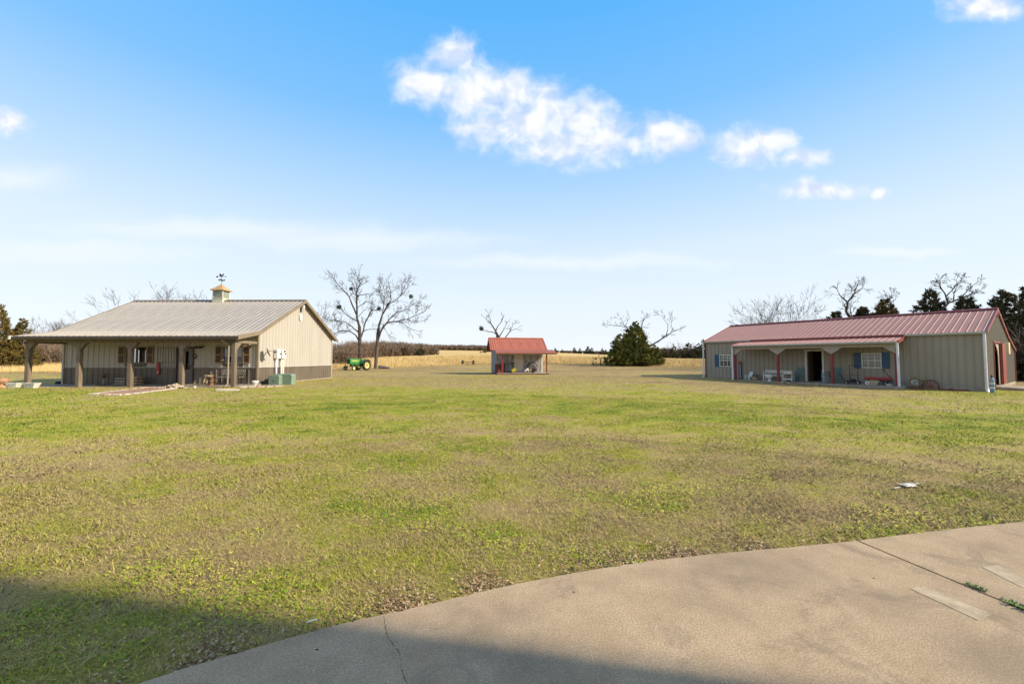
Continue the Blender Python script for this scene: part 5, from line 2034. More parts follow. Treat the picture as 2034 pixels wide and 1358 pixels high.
def stalks(n, seed):
    rg = np.random.default_rng(seed)
    x = (rg.random(n) * 2 - 1) * 110
    b = bnd(x)
    y = b + rg.random(n) ** 2.2 * 60
    keep = np.abs(x) < y * 1.35
    x, y = x[keep], y[keep]
    n = len(x)
    z = terr(x, y)
    edge = np.clip((y - bnd(x)) / 2.5, .35, 1)
    h = .62 * (.5 + .8 * rg.random(n)) * edge
    an = rg.random(n) * 6.283
    lean = .25 + .3 * rg.random(n)
    w = .012 * (1 + (y - 45) / 40) * (.6 + .8 * rg.random(n))
    bx, by = np.cos(an), np.sin(an)
    p0 = np.stack([x - bx * w, y - by * w, z], 1)
    p1 = np.stack([x + bx * w, y + by * w, z], 1)
    p2 = np.stack([x + np.cos(an * 3) * lean * h, y + np.sin(an * 3) * lean * h, z + h], 1)
    V = np.stack([p0, p1, p2], 1).reshape(-1, 3)
    return V, np.repeat(rg.random(n), 3)


V, RN = stalks(260000, 9)
o = link('field_grass', np_mesh('field_grass', V, np.arange(len(V)).reshape(-1, 3), STALK, {'rnd': RN}))
tag(o, 'tall golden dead grass standing along the near edge of the field', 'grass', kind='stuff')
# ================================================================== things on and around the left porch


def gpos(px, py, z):
    p = gnd(px, py, z)
    return (p.x, p.y, z)


def wheel_mb(mb_t, mb_r, c, ax, r, w, rim_r, n=28, spokes=0, lug=0.0):
    """tyre ring and rim disc round axis ax"""
    q_ = Vector((0, 0, 1)).rotation_difference(Vector(ax).normalized()).to_matrix()
    prof = [(rim_r, -w * .42), (r * .93, -w * .5), (r, -w * .3), (r, w * .3), (r * .93, w * .5), (rim_r, w * .42), (rim_r, -w * .42)]
    mb_t.lathe(prof, n, c, q_)
    if lug:
        for k in range(18):
            a = 2 * math.pi * k / 18
            for sg in (-1, 1):
                rot = q_ @ Matrix.Rotation(a + sg * .08, 3, 'Z')
                mb_t.obox(Vector(c) + rot @ Vector((r, 0, sg * w * .22)), (lug, .05, w * .5), rot @ Matrix.Rotation(sg * .5, 3, 'X'))
    mb_r.lathe([(rim_r, -w * .38), (rim_r * .94, -w * .1), (rim_r * .8, w * .05), (rim_r * .45, w * .02), (rim_r * .3, w * .22), (.001, w * .24)], n, c, q_)
    mb_r.lathe([(rim_r, w * .38), (rim_r * .94, w * .12), (rim_r * .8, w * .07)], n, c, q_)


# bench
def make_bench():
    t = thing('garden_bench', 'weathered slatted bench with iron ends on the workshop porch', 'bench', lpos(9.85, -.55, -.02), R(-1.24))
    for k in range(4):
        mb = MB()
        mb.box(-.66, .66, -.22 + k * .11, -.135 + k * .11, .42, .445)
        mb.build('seat_slat', WOODG, t)
    for k in range(3):
        mb = MB()
        y, z = .235 + k * .02, .54 + k * .11
        mb.box(-.66, .66, y, y + .025, z, z + .085)
        mb.build('back_slat', WOODG, t)
    for sx in (-.63, .63):
        mb = MB()
        mb.tube([(sx, -.24, 0), (sx, -.2, .2), (sx, -.23, .41), (sx, .2, .41), (sx, .26, .6), (sx, .30, .88)], .02, 6)
        mb.tube([(sx, .24, 0), (sx, .2, .2), (sx, .2, .41)], .02, 6)
        mb.tube([(sx, -.22, .41), (sx, -.24, .62), (sx, .0, .64), (sx, .25, .60)], .018, 6)
        mb.build('bench_end', IRON, t)
    mb = MB()
    mb.tube([(-.63, 0, .2), (.63, 0, .2)], .012, 6)
    mb.build('stretcher', IRON, t)


make_bench()
# rustic log table beside the bench
t = thing('log_table', 'rustic log side table left of the porch bench', 'table', lpos(8.75, -.62, -.02), R(-1.24))
mb = MB()
mb.prism([(.26 * math.cos(a) * random.uniform(.85, 1.1), .2 * math.sin(a) * random.uniform(.85, 1.1)) for a in np.linspace(0, 6.28, 11, endpoint=False)], .05, lambda a, b, c: (a, b, .48 + c))
mb.build('table_top', WOODP, t)
for (x, y, dx) in ((-.16, -.1, -.06), (.16, -.1, .06), (.14, .1, .05), (-.14, .1, -.05)):
    mb = MB()
    mb.tube([(x + dx, y, 0), (x + dx * .3, y * .9, .25), (x, y * .8, .48)], [.035, .03, .035], 7)
    mb.build('leg', WOODP, t)
# wood figure / chainsaw log bear-like stump between
t = thing('carved_stump', 'rusty brown knobbly tree stump standing against the bench', 'stump', lpos(9.12, -.92, -.04))
mb = MB()
mb.lathe([(.001, 0), (.16, 0), (.12, .06), (.09, .15), (.11, .24), (.07, .33), (.09, .42), (.05, .5), (.001, .52)], 9)
for k in range(7):
    a = k * 2.3
    mb.tube([(.08 * math.cos(a), .08 * math.sin(a), .08 + k * .06), (.17 * math.cos(a + .4), .17 * math.sin(a + .4), .14 + k * .06)], [.03, .012], 6)
mb.build('stump', RUST, t)
# white planter urn
def lathe_thing(name, label, cat, loc, prof, mat, n=20, fill=None, part='bowl'):
    t = thing(name, label, cat, loc)
    mb = MB()
    mb.lathe(prof, n)
    mb.build(part, mat, t, smooth=True)
    return t


lathe_thing('planter', 'small white footed planter at the right end of the workshop porch', 'planter', lpos(11.38, -.75, -.075),
            [(.001, 0), (.10, 0), (.10, .03), (.05, .06), (.06, .09), (.13, .14), (.165, .24), (.17, .30), (.15, .30), (.14, .24), (.001, .20)], WHITEW)
# vise on a post stand
t = thing('vise_stand', 'rusty bench vise on a thin pole stand against the brown wainscot', 'tool stand', lpos(2.78, -.45, -.02))
mb = MB()
mb.box(-.28, .28, -.16, .16, 0, .025)
mb.build('base_plate', RUST, t)
mb = MB()
mb.cyl((0, 0, .02), (0, 0, .36), .026, 10)
mb.build('pole', UGREY, t)
mb = MB()
mb.box(-.07, .05, -.08, .08, .36, .50)
mb.box(-.16, .16, -.07, .07, .56, .61)
mb.box(-.05, .03, -.05, .05, .50, .56)
mb.cyl((.05, 0, .46), (.16, 0, .46), .025, 8)
mb.cyl((.15, -.1, .46), (.15, .1, .46), .01, 6)
mb.build('vise', RUST, t)
# crates behind the post
for i, (x, y, w, hh, labl) in enumerate(((4.05, -.62, .55, .42, 'grey slatted crate half hidden behind the middle porch post'), (4.72, -.58, .44, .48, 'brown crate with rounded slats right of the middle porch post'))):
    t = thing('crate', labl, 'crate', lpos(x, y, -.02), R(-1.24), 'crates on the workshop porch')
    m_ = WOODG if i == 0 else WOODP
    for k in range(3):
        for sy in (-1, 1):
            mb = MB()
            z = .03 + k * hh / 3
            mb.box(-w / 2, w / 2, sy * .2 - .01, sy * .2 + .01, z, z + hh / 3 - .05)
            mb.build('slat', m_, t)
        for sx in (-1, 1):
            mb = MB()
            mb.box(sx * (w / 2 - .01) - .008, sx * (w / 2 - .01) + .008, -.188, .188, z, z + hh / 3 - .05)
            mb.build('slat', m_, t)
    mb = MB()
    for sx in (-1, 1):
        for sy in (-1, 1):
            mb.box(sx * (w / 2 - .05) - .02, sx * (w / 2 - .05) + .02, sy * .165 - .02, sy * .165 + .02, 0, hh)
    mb.box(-w / 2 + .03, w / 2 - .03, -.18, .18, .02, .035)
    mb.build('corner_batten', WOODD, t)
# wire trellis and red board on the wall
t = thing('wire_trellis', 'thin wire grid trellis hung on the wall left of the brown door', 'trellis', lpos(5.38, -.055, 1.2), R(-1.24))
mb = MB()
for k in range(7):
    mb.cyl((k * .16, 0, -.25), (k * .16, 0, .82), .009, 5)
for z in (-.25, .0, .82):
    mb.cyl((0, -.012, z), (.96, -.012, z), .009, 5)
mb.build('wire_grid', IRON, t)
t = thing('red_board', 'narrow faded red board hanging below the wire trellis', 'board', lpos(5.46, -.075, .52), R(-1.24))
mb = MB()
mb.box(-.09, .09, -.012, .012, 0, .66)
mb.build('plank', REDENAM, t, bevel=.004)
mb = MB()
mb.box(-.05, .05, -.018, -.013, .1, .18)
mb.build('pale_mark', PALEST, t)
# hanging bell by first window
# white planter troughs and urn on the left
for i, (px, Y, w, labl) in enumerate(((66, 20.95, .70, 'white tapered planter trough right of the leftmost porch post'), (31, 21.0, .58, 'white tapered planter trough left of the leftmost porch post'))):
    X = pxy(px, Y)
    t = thing('planter_trough', labl, 'planter', (X, Y, tz(X, Y)), R(3 if i else -4), 'white planter troughs by the leftmost post')
    mb = MB()
    a, b, c, d = w / 2 * .62, w / 2, .10, .16
    mb.add([(-a, -c, 0), (a, -c, 0), (a, c, 0), (-a, c, 0), (-b, -d, .26), (b, -d, .26), (b, d, .26), (-b, d, .26),
            (-b + .025, -d + .025, .26), (b - .025, -d + .025, .26), (b - .025, d - .025, .26), (-b + .025, d - .025, .26),
            (-b + .04, -d + .03, .20), (b - .04, -d + .03, .20), (b - .04, d - .03, .20), (-b + .04, d - .03, .20)],
           [(3, 2, 1, 0), (0, 1, 5, 4), (1, 2, 6, 5), (2, 3, 7, 6), (3, 0, 4, 7), (4, 5, 9, 8), (5, 6, 10, 9), (6, 7, 11, 10), (7, 4, 8, 11), (8, 9, 13, 12), (9, 10, 14, 13), (10, 11, 15, 14), (11, 8, 12, 15), (12, 13, 14, 15)])
    mb.build('trough', WHITEW, t)
    for dx in (-w * .18, w * .14):
        mb = MB()
        mb.prism([(.035 * math.cos(q), .035 * math.sin(q)) for q in np.linspace(0, 6.28, 8, endpoint=False)], .008, lambda a_, b_, c_, dx=dx: (dx + a_, -.137 + b_ * -.2 - c_, .14 + b_))
        mb.build('rosette', UGREY, t)
X, Y = pxy(8, 20.9), 20.9
t = thing('terracotta_urn', 'round terracotta urn on a wide foot at the far left', 'urn', (X, Y, tz(X, Y)))
mb = MB()
mb.lathe([(.001, 0), (.25, 0), (.24, .08), (.13, .15), (.10, .2), (.18, .26), (.235, .34), (.22, .42), (.15, .47), (.17, .49), (.14, .49), (.10, .45), (.001, .44)], 20)
mb.build('urn_body', TERRA, t, smooth=True)
t = thing('iron_kettle', 'small black iron kettle on the paved pad beside the workshop', 'kettle', lpos(-.42, .15, -.06))
mb = MB()
mb.lathe([(.001, .03), (.10, .03), (.15, .10), (.14, .17), (.09, .20), (.001, .21)], 14)
for a in (0.4, 2.5, 4.6):
    mb.cyl((.1 * math.cos(a), .1 * math.sin(a), 0), (.1 * math.cos(a), .1 * math.sin(a), .06), .02, 6)
mb.tube([(.13, 0, .12), (.2, 0, .14), (.24, 0, .10)], .025, 6)
mb.build('kettle_body', IRON, t)
# paved pad left of the workshop
mb = MB()
q = PATIO
mb.add([(a, b, .075) for a, b in q] + [(a, b, -.2) for a, b in q], [(0, 1, 2, 3), (7, 6, 5, 4), (0, 4, 5, 1), (1, 5, 6, 2), (2, 6, 7, 3), (3, 7, 4, 0)])
o = mb.build('side_pad', CONC)
tag(o, 'grey concrete pad left of the tan workshop', 'pavement', kind='structure')


def brick_area(name, label, poly, z, ang, parent_kind='path', edging=True):
    t = thing(name, label, parent_kind)
    t['kind'] = 'structure'
    mb = MB()
    xs_ = [p[0] for p in poly]
    ys_ = [p[1] for p in poly]
    rnd = random.Random(4)
    ca, sa = math.cos(ang), math.sin(ang)
    cx_, cy_ = sum(xs_) / len(xs_), sum(ys_) / len(ys_)
    cand = []
    for i in range(-30, 31):
        for j in range(-40, 41):
            u, v = i * .21 + (j % 2) * .105, j * .107
            cand.append((cx_ + u * ca - v * sa, cy_ + u * sa + v * ca))
    C = np.array(cand)
    C = C[inpoly(C[:, 0], C[:, 1], poly)]
    for x, y in C:
        zz = tz(x, y) + z + rnd.uniform(-.004, .005)
        mb.obox((x, y, zz - .03), (.198, .097, .06), Matrix.Rotation(ang + rnd.uniform(-.02, .02), 3, 'Z'))
    o_ = mb.build('brick', BRICK, t)
    o_['kind'] = 'stuff'
    if edging:
        for i in range(len(poly)):
            a, b = Vector((*poly[i], 0)), Vector((*poly[(i + 1) % len(poly)], 0))
            n = max(1, int((b - a).length / .34))
            for k in range(n):
                if rnd.random() < .12:
                    continue
                p = a.lerp(b, (k + .5) / n)
                mb = MB()
                an = math.atan2((b - a).y, (b - a).x) + rnd.uniform(-.1, .1)
                mb.obox((p.x, p.y, tz(p.x, p.y) + .0), (.30, .11, .085), Matrix.Rotation(an, 3, 'Z'))
                mb.build('edging_stone', PALEST, t, bevel=.012)
    return t


brick_area('brick_path', 'red brick path leaving the front of the workshop porch', [(-18.4, 21.2), (-16.65, 21.2), (-15.6, 17.6), (-15.5, 16.7), (-16.8, 16.7), (-17.5, 18.2)], .022, R(75))
brick_area('brick_apron', 'small red brick patch at the right end of the workshop porch', [(-13.7, 21.05), (-12.0, 21.95), (-12.6, 22.6), (-13.8, 22.5)], .022, R(20))
# kindling pile
t = thing('kindling_pile', 'heap of pale split kindling beside the fourth porch post', 'firewood', (pxy(350, 20.75), 20.75, tz(-16.6, 20.75)))
rnd = random.Random(17)
for k in range(46):
    mb = MB()
    r_ = abs(rnd.gauss(0, .22))
    a = rnd.uniform(0, 6.28)
    z = max(.03, .22 - r_ * .45) * rnd.uniform(.3, 1)
    m_ = Matrix.Rotation(rnd.uniform(0, 6.28), 3, 'Z') @ Matrix.Rotation(rnd.gauss(0, .35), 3, 'Y')
    mb.obox((r_ * math.cos(a) * 1.5, r_ * math.sin(a) * .6, z), (rnd.uniform(.16, .30), rnd.uniform(.04, .08), rnd.uniform(.03, .06)), m_)
    mb.build('split_stick', PALEST if k % 3 else WOODP, t)
# splash block
p = gnd(452, 777, .07)
t = thing('splash_block', 'pale concrete splash block in front of the downspout post', 'splash block', (p.x, p.y, tz(p.x, p.y)), R(20))
mb = MB()
mb.add([(-.42, -.14, 0), (.42, -.2, 0), (.42, .2, 0), (-.42, .14, 0), (-.42, -.14, .09), (.42, -.2, .05), (.42, .2, .05), (-.42, .14, .09), (-.36, -.09, .05), (.42, -.13, .03), (.42, .13, .03), (-.36, .09, .05)],
       [(3, 2, 1, 0), (0, 1, 5, 4), (2, 3, 7, 6), (3, 0, 4, 7), (0 + 4, 5, 9, 8), (6, 7, 11, 10), (7, 4, 8, 11), (8, 9, 10, 11), (1, 2, 6, 10, 9, 5)])
mb.build('block', PALEST, t)
# pad transformer
t = thing('transformer_cabinet', 'green pad-mounted transformer cabinet beside the tan gable wall', 'transformer', lpos(12.05, .55, -.12), R(-1.24))
mb = MB()
mb.prism([(-.58, 0), (.58, 0), (.58, .56), (.50, .66), (-.50, .66), (-.58, .56)], .45, lambda a, b, c: (a, .0 + c, b))
mb.build('cabinet', TGREEN, t, bevel=.02)
mb = MB()
mb.prism([(-.54, .02), (.06, .02), (.06, .54), (.0, .61), (-.46, .61), (-.54, .54)], .34, lambda a, b, c: (a, -.345 + c, b))
o_ = mb.build('door', TGREEN, t, bevel=.015)
mb = MB()
mb.box(-.26, -.22, -.36, -.346, .22, .34)
mb.build('latch', DKMETAL, o_)
mb = MB()
mb.box(-.72, .72, -.5, .6, -.08, -.002)
mb.build('pad', CONC, t)
t = thing('ac_unit', 'small black utility box half behind the green transformer', 'utility box', lpos(11.28, .95, -.12), R(-1.24))
mb = MB()
mb.box(-.14, .14, -.2, .2, 0, .46)
mb.build('case', IRON, t, bevel=.03)

# ================================================================== things on the red barn porch


def rthing(name, label, cat, s, w, rz=0.0, group=None, z=-.012):
    return thing(name, label, cat, rpos(s, w, z), RRZ + rz, group)


def ladder_chair(label, s, w, rz):
    t = rthing('ladderback_chair', label, 'chair', s, w, rz, 'teal ladder-back chairs on the barn porch')
    mb = MB()
    mb.prism([(-.22, -.2), (.22, -.2), (.19, .2), (-.19, .2)], .035, lambda a, b, c: (a, b, .43 + c))
    mb.build('seat', TEAL, t)
    for sx in (-1, 1):
        mb = MB()
        mb.tube([(sx * .2, -.17, 0), (sx * .2, -.17, .43)], .02, 7)
        mb.build('leg', TEAL, t)
        mb = MB()
        mb.tube([(sx * .18, .18, 0), (sx * .18, .18, .45), (sx * .18, .24, .98)], .02, 7)
        mb.build('leg', TEAL, t)
    for z in (.60, .74, .88):
        mb = MB()
        mb.box(-.17, .17, .20 + (z - .45) * .11, .218 + (z - .45) * .11, z, z + .075)
        mb.build('back_slat', TEAL, t)
    for z, y in ((.18, -.17), (.28, -.17), (.2, .18)):
        mb = MB()
        mb.cyl((-.2, y, z), (.2, y, z), .012, 6)
        mb.build('rung', TEAL, t)
    for sx in (-1, 1):
        mb = MB()
        mb.cyl((sx * .2, -.17, .23), (sx * .18, .18, .23), .012, 6)
        mb.build('rung', TEAL, t)


ladder_chair('teal ladder-back chair left of the open barn door', 6.80, -.40, 0)
ladder_chair('teal ladder-back chair right of the door, behind the red post', 8.95, -.42, .3)
t = rthing('low_chair', 'low blue-grey chair right of the barn door, left of the red post', 'chair', 8.48, -.95, .5)
mb = MB()
mb.box(-.2, .2, -.2, .2, .30, .33)
mb.build('seat', TEAL, t)
for sx in (-1, 1):
    for sy in (-1, 1):
        mb = MB()
        mb.box(sx * .17 - .02, sx * .17 + .02, sy * .17 - .02, sy * .17 + .02, 0, .30 if sy < 0 else .66)
        mb.build('leg', TEAL, t)
for z in (.42, .54):
    mb = MB()
    mb.box(-.149, .149, .16, .18, z, z + .06)
    mb.build('back_slat', TEAL, t)
t = rthing('round_table', 'small dark round pedestal table by the red post near the door', 'table', 8.72, -.98)
mb = MB()
mb.lathe([(.001, .70), (.27, .70), (.28, .715), (.27, .73), (.001, .73)], 20)
mb.build('table_top', WOODD, t)
mb = MB()
mb.lathe([(.18, 0), (.17, .03), (.05, .06), (.03, .2), (.045, .4), (.03, .65), (.05, .70)], 12)
mb.build('pedestal', WOODD, t)
# white bench
t = rthing('white_bench', 'weathered white bench with plank back on the barn porch', 'bench', 5.28, -.5)
mb = MB()
mb.box(-.66, .66, -.19, .16, .40, .435)
mb.build('seat', WHITEW, t)
for z in (.52, .64):
    mb = MB()
    mb.box(-.60, .66, .17, .195, z, z + .09)
    mb.build('back_slat', WHITEW, t)
for sx in (-.6, .6):
    for sy, hh in ((-.16, .60), (.17, .74)):
        mb = MB()
        mb.box(sx - .03, sx + .03, sy - .03, sy + .005, 0, hh if sy > 0 else .40)
        mb.build('leg', WHITEW, t)
    mb = MB()
    mb.box(sx - .04, sx + .04, -.22, .16, .57, .60)
    mb.box(sx - .02, sx + .02, -.18, -.14, .436, .569)
    mb.build('armrest', WHITEW, t)
mb = MB()
mb.box(-.57, .57, -.17, -.15, .32, .399)
mb.build('apron', WHITEW, t)
lathe_thing('white_urn', 'white footed urn planter in front of the white bench', 'urn', rpos(5.32, -1.28, -.012),
            [(.001, 0), (.15, 0), (.15, .03), (.06, .07), (.05, .13), (.13, .18), (.22, .28), (.25, .42), (.26, .45), (.22, .45), (.19, .36), (.001, .32)], WHITEM)
# white side table
t = rthing('side_table', 'white open-front side table with scalloped apron left of the teal chair', 'table', 6.26, -.6)
mb = MB()
mb.box(-.27, .27, -.2, .2, .68, .715)
mb.build('table_top', WHITEW, t)
mb = MB()
mb.box(-.25, .25, -.18, .18, .50, .679)
mb.build('drawer_case', WHITEW, t)
mb = MB()
mb.box(-.25, .25, .165, .18, .12, .499)
mb.build('back_panel', CARD, t)
mb = MB()
mb.box(-.24, .24, -.18, .164, .17, .195)
mb.prism([(-.24, .169), (.24, .169), (.24, .06), (.16, .11), (.05, .09), (0, .12), (-.05, .09), (-.16, .11), (-.24, .06)], .02, lambda a, b, c: (a, -.2 + c, b))
mb.build('shelf', WHITEW, t)
for sx in (-1, 1):
    for sy in (-1, 1):
        mb = MB()
        mb.box(sx * .255 - .02, sx * .255 + .02, sy * .175 - .02, sy * .175 + .02, 0, .499)
        mb.build('leg', WHITEW, t)
# white hen ornament and basket
t = rthing('adirondack_chair', 'miniature white slatted lawn chair near the left porch corner', 'chair', 3.62, -.55, -.3)
mb = MB()
mb.box(-.15, .15, -.2, .12, .2, .22)
mb.build('seat', WHITEM, t)
for k in range(4):
    mb = MB()
    x = -.14 + k * .075
    mb.prism([(0, 0), (.062, 0), (.062, .36 + .05 * (k in (1, 2))), (0, .36 + .05 * (k in (1, 2)))], .015, lambda a, b, c, x=x: (x + a, .12 + b * .3 + c, .2 + b))
    mb.build('back_slat', WHITEM, t)
for sx in (-1, 1):
    mb = MB()
    mb.box(sx * .17 - .03, sx * .17 + .03, -.22, .14, .33, .345)
    mb.box(sx * .17 - .018, sx * .17 + .018, -.2, -.15, 0, .329)
    mb.box(sx * .17 - .018, sx * .17 + .018, .1, .14, 0, .329)
    mb.build('armrest', WHITEM, t)
t = rthing('wicker_basket', 'brown wicker basket of firewood next to the miniature white chair', 'basket', 4.0, -.5)
mb = MB()
mb.lathe([(.001, 0), (.15, 0), (.2, .1), (.22, .22), (.20, .22), (.18, .1), (.001, .03)], 16)
mb.build('basket', WOODP, t)
mb = MB()
mb.tube([(.2 * math.cos(a), 0, .2 + .26 * math.sin(a)) for a in np.linspace(0, math.pi, 12)], .014, 6)
mb.build('handle', WOODD, t)
for k in range(5):
    mb = MB()
    mb.cyl((-.15 + k * .06, -.1, .2), (-.05 + k * .06, .12, .34), .035, 7)
    mb.build('log', WOODG if k % 2 else WOODD, t)
# flag-coloured post by the left porch corner
t = rthing('flag_board', 'narrow navy board with white stars and red tip by the left porch post', 'board', 2.78, -.10, z=0.0)
mb = MB()
mb.box(-.10, .10, -.02, .02, .02, 1.16)
mb.build('board', pm('navy_board', (.03, .045, .13), .6, .1, 5), t)
mb = MB()
mb.box(-.10, .10, -.02, .02, 1.161, 1.35)
mb.build('red_tip', REDENAM, t)
for k in range(8):
    mb = MB()
    c = Vector((.0, -.021, .14 + k * .13))
    pts = [((.055 if i % 2 == 0 else .024) * math.sin(i * math.pi / 5), (.055 if i % 2 == 0 else .024) * math.cos(i * math.pi / 5)) for i in range(10)]
    mb.prism(pts, .006, lambda a, b, d, c=c: (c.x + a, c.y - d, c.z + b))
    mb.build('star', WHITEM, t)
# push mower
t = rthing('push_mower', 'black push mower with a tall red and black handle on the barn porch', 'mower', 9.80, -.75, 0.15)
mb = MB()
mb.box(-.30, .30, -.24, .24, .09, .17)
mb.lathe([(.001, .30), (.12, .30), (.15, .26), (.15, .17)], 12, (.02, 0, 0))
mb.build('deck', IRON, t, bevel=.02)
for sx in (-.28, .28):
    for sy in (-.25, .25):
        a_, b_ = MB(), MB()
        wheel_mb(a_, b_, (sx, sy, .10), (0, 1 if sy > 0 else -1, 0), .10, .05, .055, 16)
        w_ = a_.build('wheel', RUBBER, t)
        b_.build('rim', UGREY, w_)
mb = MB()
mb.tube([(-.16, .24, .14), (-.17, .3, .55), (-.18, .34, 1.05), (-.15, .345, 1.12), (.21, .345, 1.12), (.24, .34, 1.05), (.23, .3, .55), (.22, .24, .14)], .016, 7)
mb.build('handle', IRON, t)
mb = MB()
mb.tube([(-.17, .3, .56), (.23, .3, .56)], .018, 7)
mb.tube([(-.175, .285, .15), (-.175, .31, .6)], .02, 7)
mb.build('handle_brace', REDENAM, t)
mb = MB()
mb.beam((-.30, -.2, .12), (-.62, -.1, .62), .03, .03)
mb.build('pull_bar', IRON, t)
# red wagon / seeder
t = rthing('red_wagon', 'long red toy wagon with white front wheels and a black handle under the barn window', 'wagon', 11.0, -.80, 0.05)
mb = MB()
mb.box(-.55, .62, -.2, .2, .30, .325)
for sy in (-1, 1):
    mb.box(-.55, .62, sy * .2 - .012, sy * .2 + .012, .326, .45)
for sx in (-.55, .62):
    mb.box(sx - .012, sx + .012, -.188, .188, .326, .45)
mb.build('tray', REDENAM, t, bevel=.01)
for sx, sy, m_ in ((-.42, -.22, WHITEM), (-.42, .22, WHITEM), (.38, -.22, UGREY), (.58, -.2, UGREY), (.48, .22, UGREY)):
    a_, b_ = MB(), MB()
    wheel_mb(a_, b_, (sx, sy, .115), (0, -1, 0), .115, .05, .085 if m_ is WHITEM else .06, 18)
    w_ = a_.build('wheel', WHITEM if m_ is WHITEM else RUBBER, t)
    b_.build('hub', m_, w_)
    mb = MB()
    mb.lathe([(.03, -.03), (.03, .035), (.001, .035)], 10, (sx, sy - .02 * (1 if sy < 0 else -1), .115), Vector((0, 0, 1)).rotation_difference(Vector((0, -1, 0))).to_matrix())
    mb.build('axle_cap', DKMETAL, w_)
mb = MB()
mb.box(-.45, .60, -.10, .10, .18, .299)
mb.build('undercarriage', DKMETAL, t)
mb = MB()
mb.tube([(.62, 0, .26), (.72, -.02, .22), (.30, -.06, .86)], .017, 7)
mb.tube([(.24, -.14, .86), (.36, .02, .87)], .018, 6)
mb.build('handle', IRON, t)
t = rthing('cardboard_sheet', 'flattened cardboard leaning against the red wagon between its wheels', 'cardboard', 10.93, -1.06, 0.05)
mb = MB()
mb.add([(-.28, -.02, 0), (.10, -.02, 0), (.22, .05, .26), (-.24, .05, .28), (-.28, -.012, 0), (.10, -.012, 0), (.22, .058, .26), (-.24, .058, .28)], [(0, 1, 2, 3), (7, 6, 5, 4), (0, 4, 5, 1), (1, 5, 6, 2), (2, 6, 7, 3), (3, 7, 4, 0)])
mb.build('sheet', CARD, t)
t = rthing('white_pot', 'low crumpled white tub near the right porch post', 'tub', 11.62, -1.30)
mb = MB()
mb.lathe([(.001, 0), (.12, 0), (.15, .07), (.17, .09), (.14, .08), (.001, .03)], 12)
mb.build('tub', WHITEW, t)
# right of the porch
t = rthing('hose_reel', 'coil of tan garden hose against the barn wall right of the porch', 'hose', 12.62, -.28, 0, z=-.02)
for k in range(5):
    mb = MB()
    r_ = .20 + k * .030
    mb.tube([(r_ * math.cos(a), .0 + .02 * math.sin(a * 3 + k), .26 + r_ * .72 * math.sin(a) + .0) for a in np.linspace(0, 6.28, 22)], .020, 6)
    mb.build('hose_loop', pm('tan_hose', (.26, .22, .11), .6, .12, 6), t, smooth=True)
t = rthing('white_bucket', 'tilted dented white bucket in front of the hose coil', 'bucket', 12.58, -.56, z=-.12)
mb = MB()
q_ = Matrix.Rotation(R(55), 3, 'X')
mb.lathe([(.001, 0), (.11, 0), (.14, .27), (.145, .28), (.13, .28), (.10, .02), (.001, .02)], 16, (0, .1, .18), q_)
mb.build('pail', WHITEW, t)
t = rthing('spoked_wheel', 'old red spoked iron wheel half sunk against the barn wall', 'wheel', 13.15, -.30, z=-.20)
mb = MB()
mb.tube([(.33 * math.cos(a), .02, .20 + .33 * math.sin(a)) for a in np.linspace(0, 6.2832, 30)], .035, 7, cap=False)
mb.build('rim', RUST, t)
for k in range(8):
    mb = MB()
    a = k * math.pi / 4
    mb.cyl((.05 * math.cos(a), .02, .2 + .05 * math.sin(a)), (.31 * math.cos(a), .02, .2 + .31 * math.sin(a)), .014, 6)
    mb.build('spoke', REDENAM, t)
mb = MB()
mb.cyl((0, -.06, .2), (0, .08, .2), .06, 12)
mb.build('hub', REDENAM, t)
for (s, w, L, a, labl) in ((12.72, -.85, .55, .2, 'short rusty red iron bar on the grass below the hose coil'), (13.75, -.42, .5, 0, 'rusty red iron bar lying right of the sunken wheel'), (14.3, -.35, .7, .1, 'longer rusty red bar at the foot of the barn wall')):
    x, y, _z = rpos(s, w)
    t = thing('iron_bar', labl, 'scrap iron', (x, y, tz(x, y)), RRZ + a, 'rusty bars by the barn wall')
    mb = MB()
    mb.box(-L / 2, L / 2, -.04, .04, .0, .06)
    mb.box(-L / 2, -L / 2 + .07, -.12, .12, .002, .10)
    mb.cyl((L * .2, -.1, .05), (L * .32, .12, .07), .03, 7)
    mb.build('bar', REDTRIM, t)
# rocks edging the porch
rnd = random.Random(23)
for k in range(9):
    s = 6.1 + k * .34 + rnd.uniform(-.1, .1)
    x, y, _z = rpos(s, -2.02 + rnd.uniform(-.06, .06))
    t = thing('edging_rock', ['leftmost edging rock', 'second edging rock', 'third edging rock', 'fourth edging rock', 'fifth edging rock', 'sixth edging rock', 'seventh edging rock', 'eighth edging rock', 'rightmost edging rock'][k] + ' in the row along the barn porch', 'rock', (x, y, tz(x, y)), rnd.uniform(0, 6), 'rocks edging the barn porch')
    bm = bmesh.new()
    bmesh.ops.create_icosphere(bm, subdivisions=2, radius=.13)
    for v_ in bm.verts:
        v_.co *= 1 + rnd.uniform(-.18, .18)
        v_.co.z *= .5
        v_.co.x *= 1.35
    me = bpy.data.meshes.new('stone')
    bm.to_mesh(me)
    bm.free()
    me.materials.append(STONE if k % 3 else BRICK)
    link('stone', me, t).location.z = .02
